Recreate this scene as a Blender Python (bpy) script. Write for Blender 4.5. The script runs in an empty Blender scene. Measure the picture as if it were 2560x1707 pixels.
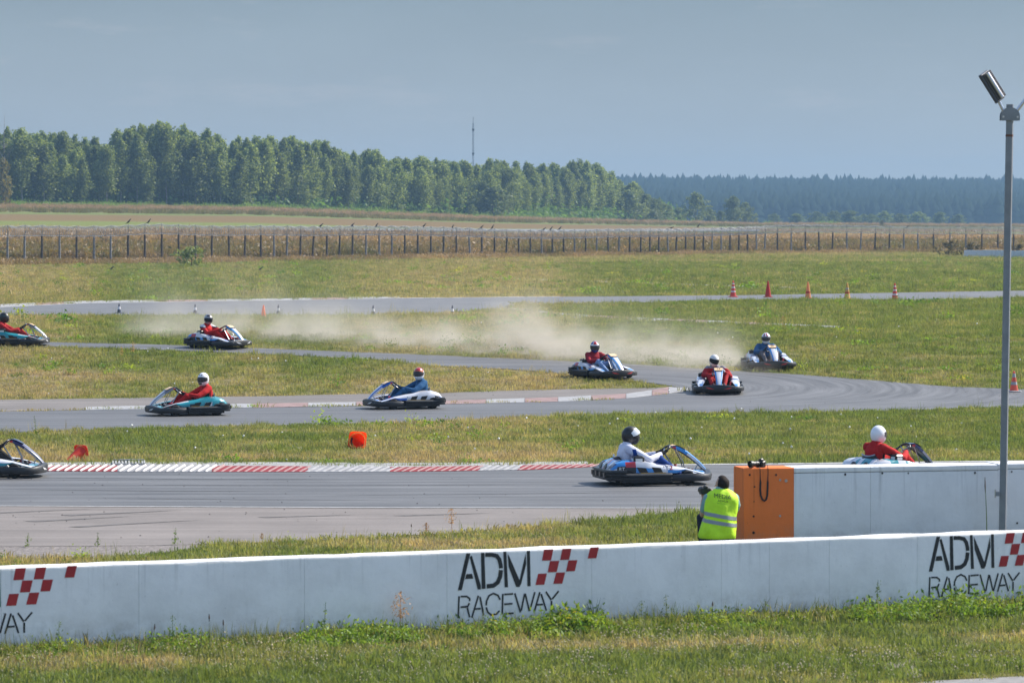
import bpy, bmesh, math, random
import numpy as np
from mathutils import Vector, Matrix, noise as mnoise
random.seed(7); RNG = np.random.default_rng(7)
SC = bpy.context.scene; COL = SC.collection
R = math.radians
# ------------------------------------------------------------------ camera
F, U0, V0, VH, CH = 9600.0, 1280.0, 853.5, 565.0, 4.36      # focal length in photo pixels, centre, horizon row, eye height
cam_d = bpy.data.cameras.new('camera'); cam = bpy.data.objects.new('camera', cam_d); COL.objects.link(cam)
cam_d.sensor_width = 36; cam_d.lens = F / 2560 * 36
cam_d.clip_start = 0.5; cam_d.clip_end = 20000
PITCH = math.atan((V0 - VH) / F)
cam.location = (0, 0, CH); cam.rotation_euler = (math.pi / 2 - PITCH, 0, 0)
cam_d.dof.use_dof = True; cam_d.dof.focus_distance = 88; cam_d.dof.aperture_fstop = 6.3
SC.camera = cam
# ------------------------------------------------------------------ world, sun, exposure
SUN_EL, SUN_AZ = 42.0, 60.0            # azimuth clockwise from the viewing direction: the sun stands ahead and to the right
world = bpy.data.worlds.new('World'); SC.world = world; world.use_nodes = True
def build_world():
    nt = world.node_tree; N = nt.nodes; L = nt.links; N.clear()
    out = N.new('ShaderNodeOutputWorld'); bg = N.new('ShaderNodeBackground')
    sky = N.new('ShaderNodeTexSky'); sky.sky_type = 'NISHITA'; sky.sun_disc = False
    sky.sun_elevation = R(SUN_EL); sky.sun_rotation = R(SUN_AZ); sky.dust_density = 1.2; sky.ozone_density = 1.5
    tc = N.new('ShaderNodeTexCoord'); sep = N.new('ShaderNodeSeparateXYZ'); L.new(tc.outputs['Generated'], sep.inputs[0])
    # a grey-blue rain-cloud deck low all round the horizon, breaking up overhead
    mp = N.new('ShaderNodeMapping'); mp.inputs['Scale'].default_value = (1, 1, 3.2); L.new(tc.outputs['Generated'], mp.inputs[0])
    n1 = N.new('ShaderNodeTexNoise'); n1.inputs['Scale'].default_value = 3; n1.inputs['Detail'].default_value = 6; L.new(mp.outputs[0], n1.inputs[0])
    add = N.new('ShaderNodeMath'); add.operation = 'MULTIPLY_ADD'; add.inputs[1].default_value = 0.35; L.new(n1.outputs[0], add.inputs[0]); L.new(sep.outputs[2], add.inputs[2])
    mr = N.new('ShaderNodeMapRange'); mr.interpolation_type = 'SMOOTHSTEP'
    mr.inputs[1].default_value = 0.27; mr.inputs[2].default_value = 0.52; mr.inputs[3].default_value = 1; mr.inputs[4].default_value = 0.12
    L.new(add.outputs[0], mr.inputs[0])
    rmp = N.new('ShaderNodeMapRange'); rmp.inputs[1].default_value = 0.0; rmp.inputs[2].default_value = 0.062; L.new(sep.outputs[2], rmp.inputs[0])
    cr = N.new('ShaderNodeValToRGB'); e = cr.color_ramp.elements
    e[0].position = 0; e[0].color = CLOUD_LOW; e[1].position = 1; e[1].color = CLOUD_HIGH
    L.new(rmp.outputs[0], cr.inputs[0])
    # faint long streaks and a few thin bright wisps in the cloud bank
    mp2 = N.new('ShaderNodeMapping'); mp2.inputs['Scale'].default_value = (11, 11, 34); L.new(tc.outputs['Generated'], mp2.inputs[0])
    n2 = N.new('ShaderNodeTexNoise'); n2.inputs['Scale'].default_value = 1.0; n2.inputs['Detail'].default_value = 7; n2.inputs['Roughness'].default_value = .6; L.new(mp2.outputs[0], n2.inputs[0])
    m2 = N.new('ShaderNodeMapRange'); m2.inputs[1].default_value = .3; m2.inputs[2].default_value = .7; m2.inputs[3].default_value = .955; m2.inputs[4].default_value = 1.045
    L.new(n2.outputs[0], m2.inputs[0])
    mul = N.new('ShaderNodeVectorMath'); mul.operation = 'SCALE'; L.new(cr.outputs[0], mul.inputs[0]); L.new(m2.outputs[0], mul.inputs['Scale'])
    mp3 = N.new('ShaderNodeMapping'); mp3.inputs['Scale'].default_value = (18, 18, 95); mp3.inputs['Location'].default_value = (.3, .2, .4); L.new(tc.outputs['Generated'], mp3.inputs[0])
    n3 = N.new('ShaderNodeTexNoise'); n3.inputs['Scale'].default_value = 1.0; n3.inputs['Detail'].default_value = 8; n3.inputs['Roughness'].default_value = .65; L.new(mp3.outputs[0], n3.inputs[0])
    m3 = N.new('ShaderNodeMapRange'); m3.inputs[1].default_value = .56; m3.inputs[2].default_value = .80; m3.inputs[4].default_value = .6; L.new(n3.outputs[0], m3.inputs[0])
    wm = N.new('ShaderNodeMixRGB'); wm.inputs[2].default_value = CLOUD_WISP; L.new(m3.outputs[0], wm.inputs[0]); L.new(mul.outputs[0], wm.inputs[1])
    mix = N.new('ShaderNodeMixRGB'); L.new(mr.outputs[0], mix.inputs[0]); L.new(sky.outputs[0], mix.inputs[1]); L.new(wm.outputs[0], mix.inputs[2])
    bg.inputs['Strength'].default_value = SKY_STRENGTH
    L.new(mix.outputs[0], bg.inputs[0]); L.new(bg.outputs[0], out.inputs[0])
SKY_STRENGTH = 0.15
CLOUD_LOW, CLOUD_HIGH, CLOUD_WISP = (1.85, 1.97, 2.08, 1), (1.04, 1.31, 1.49, 1), (1.9, 1.92, 2.0, 1)
build_world()
sun_d = bpy.data.lights.new('sun', 'SUN'); sun = bpy.data.objects.new('sun', sun_d); COL.objects.link(sun)
sun_d.energy = 3.9; sun_d.angle = R(0.53); sun_d.color = (1.0, 0.93, 0.82)
sdir = Vector((math.sin(R(SUN_AZ)) * math.cos(R(SUN_EL)), math.cos(R(SUN_AZ)) * math.cos(R(SUN_EL)), math.sin(R(SUN_EL))))
sun.rotation_euler = sdir.to_track_quat('Z', 'Y').to_euler(); sun.location = sdir * 100
SC.view_settings.view_transform = 'Standard'; SC.view_settings.look = 'None'
SC.view_settings.gamma = 1.0; SC.view_settings.use_curve_mapping = False
SC.view_settings.exposure = 0.92
HAZE_DENSITY, HAZE_COLOR, HAZE_ANISO = 0.00021, (0.265, 0.44, 0.635, 1), 0.2
DUST_DENSITY = 3.7
try:
    SC.cycles.volume_bounces = 0; SC.cycles.max_bounces = 6; SC.cycles.transparent_max_bounces = 12
    SC.cycles.diffuse_bounces = 3; SC.cycles.glossy_bounces = 2; SC.cycles.transmission_bounces = 4
    SC.cycles.volume_step_rate = 1.0; SC.cycles.volume_max_steps = 256
    SC.cycles.sample_clamp_indirect = 6.0
except Exception: pass

# ------------------------------------------------------------------ terrain and picking
def interp(x, xs, ys): return np.interp(x, xs, ys)
def sm(a, b, x):
    t = np.clip((np.asarray(x, float) - a) / (b - a), 0, 1); return t * t * (3 - 2 * t)
FEN_U = [-3000, 0, 640, 1280, 1600, 1920, 2080, 2300, 2560, 5000]
FEN_D = [300, 331, 363, 406, 431, 463, 471, 481, 489, 520]
FOR_U = [-3000, 0, 640, 1230, 1600, 1900, 2560, 5000]
FOR_D = [900, 960, 1010, 1130, 1330, 1430, 1500, 1600]
FOR_V = [505, 513, 521, 544, 553, 560, 563, 566]
def zter(X, D):
    X = np.asarray(X, float); D = np.asarray(D, float)
    u = U0 + F * X / np.maximum(D, 20)
    df = interp(u, FEN_U, FEN_D) + 8; dw = interp(u, FOR_U, FOR_D)
    zw = CH - (interp(u, FOR_U, FOR_V) - VH) * dw / F
    t = np.clip((D - df) / (dw - df), 0, 1.15)
    z = sm(95, 120, D) + t * (zw - 1)
    z = z + 26 * sm(2300, 3500, D) * sm(600, 1500, u)
    return z
def ray(u, v):
    d = Vector(((u - U0) / F, 1.0, -(v - V0) / F)); d.rotate(Matrix.Rotation(-PITCH, 3, 'X')); return d
def at_y(u, v, D):
    d = ray(u, v); k = D / d.y; return Vector((d.x * k, D, CH + d.z * k))
def at(u, v, dz=0.0):
    d = ray(u, v)
    Ds = np.concatenate([np.arange(28, 130, .25), np.arange(130, 520, 1.0), np.arange(520, 3600, 5.0)])
    zz = CH + d.z / d.y * Ds; tz = zter(d.x / d.y * Ds, Ds)
    hit = np.nonzero(zz <= tz)[0]
    if len(hit) == 0: D = 3500.0
    else:
        i = max(hit[0], 1); a, b = Ds[i - 1], Ds[i]
        for _ in range(24):
            m = (a + b) / 2
            if CH + d.z / d.y * m <= float(zter(d.x / d.y * m, m)): b = m
            else: a = m
        D = b
    X = d.x / d.y * D
    return Vector((X, D, float(zter(X, D)) + dz))
# ------------------------------------------------------------------ scene bookkeeping
def tag(o, label=None, cat=None, group=None, kind=None):
    if label: o['label'] = label
    if cat: o['category'] = cat
    if group: o['group'] = group
    if kind: o['kind'] = kind
    return o
def link(name, me, parent=None):
    o = bpy.data.objects.new(name, me); COL.objects.link(o)
    if parent: o.parent = parent
    return o
def empty(name, loc=(0, 0, 0), rz=0, label=None, cat=None, group=None):
    o = bpy.data.objects.new(name, None); COL.objects.link(o); o.empty_display_size = .1
    o.location = loc; o.rotation_euler = (0, 0, rz)
    return tag(o, label, cat, group)
# ------------------------------------------------------------------ materials
def new_mat(name):
    m = bpy.data.materials.new(name); m.use_nodes = True
    return m, m.node_tree.nodes, m.node_tree.links, m.node_tree.nodes['Principled BSDF']
MATS = {}
def mat(name, col, rough=.5, metal=0., spec=.5, var=.0, vscale=4., bump=0., bscale=40., coat=0., col2=None, coord='Object'):
    if name in MATS: return MATS[name]
    m, N, L, b = new_mat(name); MATS[name] = m
    c = (*col, 1)
    b.inputs['Base Color'].default_value = c; b.inputs['Roughness'].default_value = rough
    b.inputs['Metallic'].default_value = metal; b.inputs['Specular IOR Level'].default_value = spec
    b.inputs['Coat Weight'].default_value = coat
    if var or bump or col2:
        tc = N.new('ShaderNodeTexCoord')
    if var or col2:
        n = N.new('ShaderNodeTexNoise'); n.inputs['Scale'].default_value = vscale; n.inputs['Detail'].default_value = 6; n.inputs['Roughness'].default_value = .62
        L.new(tc.outputs[coord], n.inputs[0])
        mr = N.new('ShaderNodeMapRange'); mr.inputs[1].default_value = .32; mr.inputs[2].default_value = .68; L.new(n.outputs[0], mr.inputs[0])
        mx = N.new('ShaderNodeMixRGB'); L.new(mr.outputs[0], mx.inputs[0])
        mx.inputs[1].default_value = (*[x * (1 - var) for x in col], 1)
        mx.inputs[2].default_value = (*col2, 1) if col2 else (*[min(x * (1 + var), 1) for x in col], 1)
        L.new(mx.outputs[0], b.inputs['Base Color'])
    if bump:
        n2 = N.new('ShaderNodeTexNoise'); n2.inputs['Scale'].default_value = bscale; n2.inputs['Detail'].default_value = 4; L.new(tc.outputs[coord], n2.inputs[0])
        bp = N.new('ShaderNodeBump'); bp.inputs['Strength'].default_value = bump; bp.inputs['Distance'].default_value = .02
        L.new(n2.outputs[0], bp.inputs['Height']); L.new(bp.outputs[0], b.inputs['Normal'])
    return m
def leaf_mat(name, c1, c2, trans=.45, rough=.55, attr=None, dry=None):
    """foliage: diffuse plus translucent, colour varied per instance"""
    m, N, L, b = new_mat(name); MATS[name] = m
    N.remove(b); out = N['Material Output']
    if attr:
        at_ = N.new('ShaderNodeAttribute'); at_.attribute_type = 'INSTANCER'; at_.attribute_name = attr
        cr = N.new('ShaderNodeValToRGB'); L.new(at_.outputs['Fac'], cr.inputs[0])
        el = cr.color_ramp.elements
        for k, (p, c) in enumerate(dry):
            e = el[k] if k < 2 else el.new(p)
            e.position = p; e.color = (*c, 1)
        base = cr.outputs[0]
        oi = N.new('ShaderNodeObjectInfo')
        hv = N.new('ShaderNodeHueSaturation'); mr = N.new('ShaderNodeMapRange'); mr.inputs[3].default_value = .72; mr.inputs[4].default_value = 1.32
        L.new(oi.outputs['Random'], mr.inputs[0]); L.new(mr.outputs[0], hv.inputs['Value']); L.new(base, hv.inputs['Color'])
        base = hv.outputs[0]
    else:
        ge = N.new('ShaderNodeNewGeometry'); mx = N.new('ShaderNodeMixRGB'); L.new(ge.outputs['Random Per Island'], mx.inputs[0])
        mx.inputs[1].default_value = (*c1, 1); mx.inputs[2].default_value = (*c2, 1)
        oi = N.new('ShaderNodeObjectInfo'); hv = N.new('ShaderNodeHueSaturation')
        mr = N.new('ShaderNodeMapRange'); mr.inputs[3].default_value = .75; mr.inputs[4].default_value = 1.3
        L.new(oi.outputs['Random'], mr.inputs[0]); L.new(mr.outputs[0], hv.inputs['Value']); L.new(mx.outputs[0], hv.inputs['Color'])
        base = hv.outputs[0]
    d = N.new('ShaderNodeBsdfDiffuse'); t = N.new('ShaderNodeBsdfTranslucent'); g = N.new('ShaderNodeBsdfGlossy'); g.inputs['Roughness'].default_value = rough
    tm = N.new('ShaderNodeMixRGB'); tm.blend_type = 'MULTIPLY'; tm.inputs[0].default_value = 1; tm.inputs[2].default_value = (1.25, 1.15, .55, 1); L.new(base, tm.inputs[1])
    L.new(base, d.inputs[0]); L.new(tm.outputs[0], t.inputs[0])
    ms = N.new('ShaderNodeMixShader'); ms.inputs[0].default_value = trans; L.new(d.outputs[0], ms.inputs[1]); L.new(t.outputs[0], ms.inputs[2])
    m2 = N.new('ShaderNodeMixShader'); m2.inputs[0].default_value = .03; L.new(ms.outputs[0], m2.inputs[1]); L.new(g.outputs[0], m2.inputs[2])
    L.new(m2.outputs[0], out.inputs[0])
    return m
def cone_mat(name, col, trans=.45):
    """thin coloured plastic that lets sunlight through"""
    m, N, L, b = new_mat(name); MATS[name] = m; out = N['Material Output']
    b.inputs['Base Color'].default_value = (*col, 1); b.inputs['Roughness'].default_value = .45
    t = N.new('ShaderNodeBsdfTranslucent'); t.inputs[0].default_value = (*col, 1)
    ms = N.new('ShaderNodeMixShader'); ms.inputs[0].default_value = trans; L.new(b.outputs[0], ms.inputs[1]); L.new(t.outputs[0], ms.inputs[2]); L.new(ms.outputs[0], out.inputs[0])
    return m
# ------------------------------------------------------------------ mesh building
class MB:
    def __init__(s): s.v = []; s.f = []; s.m = []
    def add(s, vs, fs, m=0):
        b = len(s.v); s.v += [tuple(v) for v in vs]
        for f in fs: s.f.append([b + i for i in f]); s.m.append(m)
        return s
    def box(s, lo, hi, m=0, M=None):
        x0, y0, z0 = lo; x1, y1, z1 = hi
        vs = [Vector(p) for p in ((x0,y0,z0),(x1,y0,z0),(x1,y1,z0),(x0,y1,z0),(x0,y0,z1),(x1,y0,z1),(x1,y1,z1),(x0,y1,z1))]
        if M: vs = [M @ v for v in vs]
        return s.add(vs, [(3,2,1,0),(4,5,6,7),(0,1,5,4),(1,2,6,5),(2,3,7,6),(3,0,4,7)], m)
    def rbox(s, lo, hi, r, m=0, M=None):
        """box with bevelled vertical and top edges"""
        x0, y0, z0 = lo; x1, y1, z1 = hi
        def ring(i, z): return [(x0+r+i,y0+i,z),(x1-r-i,y0+i,z),(x1-i,y0+r+i,z),(x1-i,y1-r-i,z),(x1-r-i,y1-i,z),(x0+r+i,y1-i,z),(x0+i,y1-r-i,z),(x0+i,y0+r+i,z)]
        return s.loft([ring(0, z0), ring(0, z1 - r), ring(r * .9, z1)], m, True, True, True, M)
    def loft(s, rings, m=0, closed=True, cap0=True, cap1=True, M=None, mfun=None):
        n = len(rings[0]); b = len(s.v)
        for r_ in rings:
            for p in r_:
                p = Vector(p); s.v.append(tuple(M @ p if M else p))
        for i in range(len(rings) - 1):
            for j in range(n if closed else n - 1):
                k = (j + 1) % n
                s.f.append([b + i*n + j, b + i*n + k, b + (i+1)*n + k, b + (i+1)*n + j]); s.m.append(mfun(i, j) if mfun else m)
        if closed and cap0: s.f.append([b + j for j in range(n)][::-1]); s.m.append(m)
        if closed and cap1: s.f.append([b + (len(rings)-1)*n + j for j in range(n)]); s.m.append(m)
        return s
    def tube(s, pts, rad, n=8, m=0, caps=True):
        pts = [Vector(p) for p in pts]; rings = []
        rads = rad if isinstance(rad, (list, tuple)) else [rad] * len(pts)
        up = Vector((0, 0, 1))
        for i, p in enumerate(pts):
            d = (pts[min(i+1, len(pts)-1)] - pts[max(i-1, 0)]).normalized()
            a = d.cross(up)
            if a.length < .05: a = d.cross(Vector((1, 0, 0)))
            a.normalize(); c = a.cross(d)
            rings.append([p + (a * math.cos(t) + c * math.sin(t)) * rads[i] for t in [2*math.pi*k/n for k in range(n)]])
        return s.loft(rings, m, True, caps, caps)
    def lathe(s, prof, n=24, m=0, M=None, mfun=None, closed_prof=False):
        """profile of (radius, height) round z"""
        rings = [[(r*math.cos(2*math.pi*k/n), r*math.sin(2*math.pi*k/n), z) for k in range(n)] for r, z in prof]
        return s.loft(rings, m, True, not closed_prof, not closed_prof, M, mfun)
    def poly(s, pts, m=0): return s.add(pts, [list(range(len(pts)))], m)
    def build(s, name, mats, parent=None, smooth=None, loc=None):
        me = s.mesh(name, mats, smooth); o = link(name, me, parent)
        if loc is not None: o.location = loc
        return o
    def mesh(s, name, mats, smooth=None):
        me = bpy.data.meshes.new(name); me.from_pydata(s.v, [], s.f)
        for q in (mats if isinstance(mats, (list, tuple)) else [mats]): me.materials.append(q)
        me.polygons.foreach_set('material_index', s.m)
        if smooth is not None:
            me.polygons.foreach_set('use_smooth', [True] * len(s.f))
            me.set_sharp_from_angle(angle=R(smooth))
        me.update(); return me
def fast_mesh(name, V, Fq, mats, midx=None, smooth=False):
    """V (n,3), Fq (m,k) with constant k"""
    me = bpy.data.meshes.new(name); V = np.asarray(V, np.float32); Fq = np.asarray(Fq, np.int32); k = Fq.shape[1]
    me.vertices.add(len(V)); me.vertices.foreach_set('co', V.ravel())
    me.loops.add(Fq.size); me.loops.foreach_set('vertex_index', Fq.ravel())
    me.polygons.add(len(Fq)); me.polygons.foreach_set('loop_start', np.arange(0, Fq.size, k, dtype=np.int32))
    for q in (mats if isinstance(mats, (list, tuple)) else [mats]): me.materials.append(q)
    if midx is not None: me.polygons.foreach_set('material_index', np.asarray(midx, np.int32))
    if smooth: me.polygons.foreach_set('use_smooth', np.ones(len(Fq), bool))
    me.update(calc_edges=True); me.validate(); return me
def text_mesh(txt, size, m, depth=.001, shear=0.):
    c = bpy.data.curves.new('lettering', 'FONT'); c.body = txt; c.size = size; c.extrude = depth; c.align_x = 'CENTER'; c.shear = shear; c.resolution_u = 3
    o = bpy.data.objects.new('lettering', c); COL.objects.link(o)
    dg = bpy.context.evaluated_depsgraph_get()
    me = bpy.data.meshes.new_from_object(o.evaluated_get(dg)); me.materials.clear(); me.materials.append(m)
    bpy.data.objects.remove(o); bpy.data.curves.remove(c); return me
def stroke(mb, pts, w, m=0, T=lambda p: p):
    """flat polyline of width w in 2-D, mitred; T lifts a 2-D point into 3-D"""
    n = len(pts); L_, R_ = [], []
    for i in range(n):
        p = Vector(pts[i]); a = Vector(pts[max(i-1, 0)]); b = Vector(pts[min(i+1, n-1)])
        d = (b - a).normalized(); nn = Vector((-d.y, d.x))
        if 0 < i < n - 1:
            d1 = (p - a).normalized(); c = max(.5, abs(Vector((-d1.y, d1.x)).dot(nn))); k = w / 2 / c
        else: k = w / 2
        L_.append(p + nn * k); R_.append(p - nn * k)
    for i in range(n - 1): mb.poly([T(q) for q in (L_[i], R_[i], R_[i+1], L_[i+1])], m)
def vnoise(X, Y, sc, seed=0):
    """smooth value noise, vectorised"""
    x = np.asarray(X, float) / sc + seed * 17.3; y = np.asarray(Y, float) / sc + seed * 9.7
    xi, yi = np.floor(x).astype(np.int64), np.floor(y).astype(np.int64); fx, fy = x - xi, y - yi
    def h(a, b):
        n = (a * 374761393 + b * 668265263 + seed * 974711) & 0x7fffffff
        n = ((n ^ (n >> 13)) * 1274126177) & 0x7fffffff
        return ((n ^ (n >> 16)) & 0xffff) / 65535.0
    fx, fy = fx*fx*(3-2*fx), fy*fy*(3-2*fy)
    return (h(xi,yi)*(1-fx) + h(xi+1,yi)*fx)*(1-fy) + (h(xi,yi+1)*(1-fx) + h(xi+1,yi+1)*fx)*fy
def fbm(X, Y, sc, seed=0): return (vnoise(X,Y,sc,seed)*.5 + vnoise(X,Y,sc/2.3,seed+1)*.3 + vnoise(X,Y,sc/5.1,seed+2)*.2)
# ================================================================== ground
def dryness(X, D):
    X = np.asarray(X, float); D = np.asarray(D, float)
    k = np.clip(D / 70, .6, 5)
    a = fbm(X / k / 1.7, D / k, 3.2, 3); b = fbm(X / 2.5, D, 1.3, 11)
    d = .29 + (a - .5) * 1.6 + (b - .5) * 1.15
    # bands the photograph shows: scorched strip in the foreground, worn verge beside the tracks
    d -= .16 * (D < 44)
    d += .50 * np.exp(-((D - (38.55 + .33 * (X + 5) * .62)) / .40) ** 2) * (fbm(X, D, 2.5, 5) > .36)
    d -= .42 * np.exp(-((D - (37.1 + .12 * X)) / .95) ** 2)
    d += .35 * np.exp(-((D - 72.4) / 1.6) ** 2) + .22 * sm(93, 97, D) * (1 - sm(103, 108, D))
    d += .08 * sm(150, 230, D) + .10 * sm(0, 20, X) * sm(105, 112, D) * (1 - sm(150, 170, D))
    return np.clip(d, 0, 1)
C_GREEN, C_MID, C_DRY = np.array((.16, .18, .06)), np.array((.25, .225, .11)), np.array((.33, .26, .165))
def lerp3(t, a, b, c):
    t = np.asarray(t)[:, None]; return np.where(t < .5, a + (b - a) * t * 2, b + (c - b) * (t * 2 - 1))
def ground_colour(X, D):
    col = lerp3(dryness(X, D), C_GREEN, C_MID, C_DRY) * .68
    u = U0 + F * X / np.maximum(D, 20)
    df = interp(u, FEN_U, FEN_D) + 8; dw = interp(u, FOR_U, FOR_D)
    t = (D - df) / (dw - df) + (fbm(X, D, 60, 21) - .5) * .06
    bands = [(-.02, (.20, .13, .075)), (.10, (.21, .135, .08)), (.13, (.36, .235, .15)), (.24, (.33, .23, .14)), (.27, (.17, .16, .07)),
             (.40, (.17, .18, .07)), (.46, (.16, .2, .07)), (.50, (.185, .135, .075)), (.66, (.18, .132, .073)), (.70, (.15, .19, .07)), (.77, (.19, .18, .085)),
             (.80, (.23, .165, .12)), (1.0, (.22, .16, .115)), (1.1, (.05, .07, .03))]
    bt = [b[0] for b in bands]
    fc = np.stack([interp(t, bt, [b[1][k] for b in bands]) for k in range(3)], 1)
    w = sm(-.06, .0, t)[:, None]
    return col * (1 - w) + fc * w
def ground():
    us = np.concatenate([[-30000, -15000, -8000, -4500, -2500, -1500], np.arange(-900, 3500, 40), [4100, 5500, 8000, 15000, 30000]])
    Ds = np.concatenate([[-60, 0, 15, 24, 28], np.arange(30, 90, 1.0), np.arange(90, 130, .5), np.arange(130, 520, 2.0), np.arange(520, 1700, 12.0), np.arange(1700, 4260, 60.0)])
    U, Dg = np.meshgrid(us, Ds); X = np.clip((U - U0) / F * np.maximum(Dg, 28), -2600, 2600)
    Z = zter(X, Dg)
    V = np.stack([X, Dg, Z], -1).reshape(-1, 3); nu, nd = len(us), len(Ds)
    i, j = np.meshgrid(np.arange(nu - 1), np.arange(nd - 1)); a = (j * nu + i).ravel()
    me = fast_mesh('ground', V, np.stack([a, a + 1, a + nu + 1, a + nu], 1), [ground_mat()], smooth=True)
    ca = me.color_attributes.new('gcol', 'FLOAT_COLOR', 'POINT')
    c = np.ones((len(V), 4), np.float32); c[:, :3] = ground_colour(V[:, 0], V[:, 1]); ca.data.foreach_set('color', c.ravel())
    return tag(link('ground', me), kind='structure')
def ground_mat():
    m, N, L, b = new_mat('turf_soil')
    at_ = N.new('ShaderNodeAttribute'); at_.attribute_name = 'gcol'
    tc = N.new('ShaderNodeTexCoord'); n = N.new('ShaderNodeTexNoise'); n.inputs['Scale'].default_value = 2.2; n.inputs['Detail'].default_value = 9; n.inputs['Roughness'].default_value = .75
    L.new(tc.outputs['Object'], n.inputs[0])
    mr = N.new('ShaderNodeMapRange'); mr.inputs[1].default_value = .3; mr.inputs[2].default_value = .7; mr.inputs[3].default_value = .62; mr.inputs[4].default_value = 1.35; L.new(n.outputs[0], mr.inputs[0])
    hv = N.new('ShaderNodeHueSaturation'); L.new(at_.outputs['Color'], hv.inputs['Color']); L.new(mr.outputs[0], hv.inputs['Value'])
    L.new(hv.outputs[0], b.inputs['Base Color']); b.inputs['Roughness'].default_value = .95; b.inputs['Specular IOR Level'].default_value = 0
    bp = N.new('ShaderNodeBump'); bp.inputs['Strength'].default_value = .8; bp.inputs['Distance'].default_value = .06; L.new(n.outputs[0], bp.inputs['Height']); L.new(bp.outputs[0], b.inputs['Normal'])
    return m
ground()
# ------------------------------------------------------------------ sheets laid on the ground
MASKS = []
def world_poly(px, dens=60):
    pts = []
    for i in range(len(px)):
        (u0, v0), (u1, v1) = px[i], px[(i + 1) % len(px)]
        n = max(1, int(abs(u1 - u0) / dens))
        for k in range(n):
            t = k / n; p = at(u0 + (u1 - u0) * t, v0 + (v1 - v0) * t); pts.append((p.x, p.y))
    return pts
def overlay(name, px, dz, m, mask=True, dens=60, wpts=None, kind='structure'):
    pts = wpts or world_poly(px, dens)
    if mask: MASKS.append(np.array(pts))
    bm = bmesh.new(); f = bm.faces.new([bm.verts.new((x, y, 0)) for x, y in pts])
    if f.normal.z == 0: f.normal_update()
    if f.normal.z < 0: f.normal_flip()
    ys = [p[1] for p in pts]; d = math.floor(min(ys)) + .5
    while d < max(ys):
        bmesh.ops.bisect_plane(bm, geom=bm.verts[:] + bm.edges[:] + bm.faces[:], plane_co=(0, d, 0), plane_no=(0, 1, 0), dist=1e-5)
        d += .75 if d < 150 else 3
    bmesh.ops.triangulate(bm, faces=bm.faces[:])
    for v in bm.verts: v.co.z = float(zter(v.co.x, v.co.y)) + dz
    me = bpy.data.meshes.new(name); bm.to_mesh(me); bm.free(); me.materials.append(m)
    return tag(link(name, me), kind=kind)
def asphalt(name, col, centre=None, streak=.25, warm=(1, 1, 1), rough=.62, spec=.35):
    m, N, L, b = new_mat(name)
    tc = N.new('ShaderNodeTexCoord')
    def noise(vec, sc, det, rgh=.6):
        n = N.new('ShaderNodeTexNoise'); n.inputs['Scale'].default_value = sc; n.inputs['Detail'].default_value = det; n.inputs['Roughness'].default_value = rgh; L.new(vec, n.inputs[0]); return n.outputs[0]
    def mrange(x, a, b_, c, d):
        r_ = N.new('ShaderNodeMapRange'); r_.inputs[1].default_value = a; r_.inputs[2].default_value = b_; r_.inputs[3].default_value = c; r_.inputs[4].default_value = d; L.new(x, r_.inputs[0]); return r_.outputs[0]
    def mult(x, y):
        q = N.new('ShaderNodeMath'); q.operation = 'MULTIPLY'; L.new(x, q.inputs[0]); L.new(y, q.inputs[1]); return q.outputs[0]
    grain = mrange(noise(tc.outputs['Object'], 45, 3, .8), .25, .75, .80, 1.22)
    blot = mrange(noise(tc.outputs['Object'], .45, 5), .3, .7, .86, 1.13)
    if centre:      # rubber laid down in arcs round the hairpin
        mp = N.new('ShaderNodeMapping'); mp.inputs['Location'].default_value = (-centre[0], -centre[1], 0); mp.vector_type = 'POINT'; L.new(tc.outputs['Object'], mp.inputs[0])
        sp = N.new('ShaderNodeSeparateXYZ'); L.new(mp.outputs[0], sp.inputs[0])
        mx = N.new('ShaderNodeMath'); mx.operation = 'MAXIMUM'; mx.inputs[1].default_value = 0; L.new(sp.outputs[0], mx.inputs[0])
        cb = N.new('ShaderNodeCombineXYZ'); L.new(mx.outputs[0], cb.inputs[0]); L.new(sp.outputs[1], cb.inputs[1])
        ln = N.new('ShaderNodeVectorMath'); ln.operation = 'LENGTH'; L.new(cb.outputs[0], ln.inputs[0])
        an = N.new('ShaderNodeMath'); an.operation = 'MULTIPLY'; an.inputs[1].default_value = .06; L.new(sp.outputs[1], an.inputs[0])
        c2 = N.new('ShaderNodeCombineXYZ'); L.new(ln.outputs['Value'], c2.inputs[0]); L.new(an.outputs[0], c2.inputs[1])
        vec = c2.outputs[0]
        sc_ = 3.6
    else:
        mp = N.new('ShaderNodeMapping'); mp.inputs['Scale'].default_value = (.05, 1, 1); L.new(tc.outputs['Object'], mp.inputs[0]); vec = mp.outputs[0]; sc_ = 2.2
    st = mrange(noise(vec, sc_, 6, .68), .36, .64, 1 - streak, 1 + streak * .45)
    v = mult(mult(grain, blot), st)
    hv = N.new('ShaderNodeHueSaturation'); hv.inputs['Color'].default_value = (*[c * w for c, w in zip(col, warm)], 1); L.new(v, hv.inputs['Value'])
    L.new(hv.outputs[0], b.inputs['Base Color']); b.inputs['Roughness'].default_value = rough; b.inputs['Specular IOR Level'].default_value = spec
    bp = N.new('ShaderNodeBump'); bp.inputs['Strength'].default_value = .5; bp.inputs['Distance'].default_value = .006; L.new(grain, bp.inputs['Height']); L.new(bp.outputs[0], b.inputs['Normal'])
    return m
M_TRACK = asphalt('track_asphalt', (.122, .122, .123), None, .42)
M_TRACK2 = asphalt('hairpin_asphalt', (.118, .118, .12), (2.4, 100.6), .46)
M_TRACK3 = asphalt('far_asphalt', (.125, .125, .127), None, .12)
M_APRON = asphalt('concrete_apron', (.195, .175, .163), None, .17, rough=.8, spec=.2)
M_APRON2 = asphalt('concrete_runoff', (.175, .16, .15), None, .2, rough=.8, spec=.2)
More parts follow.
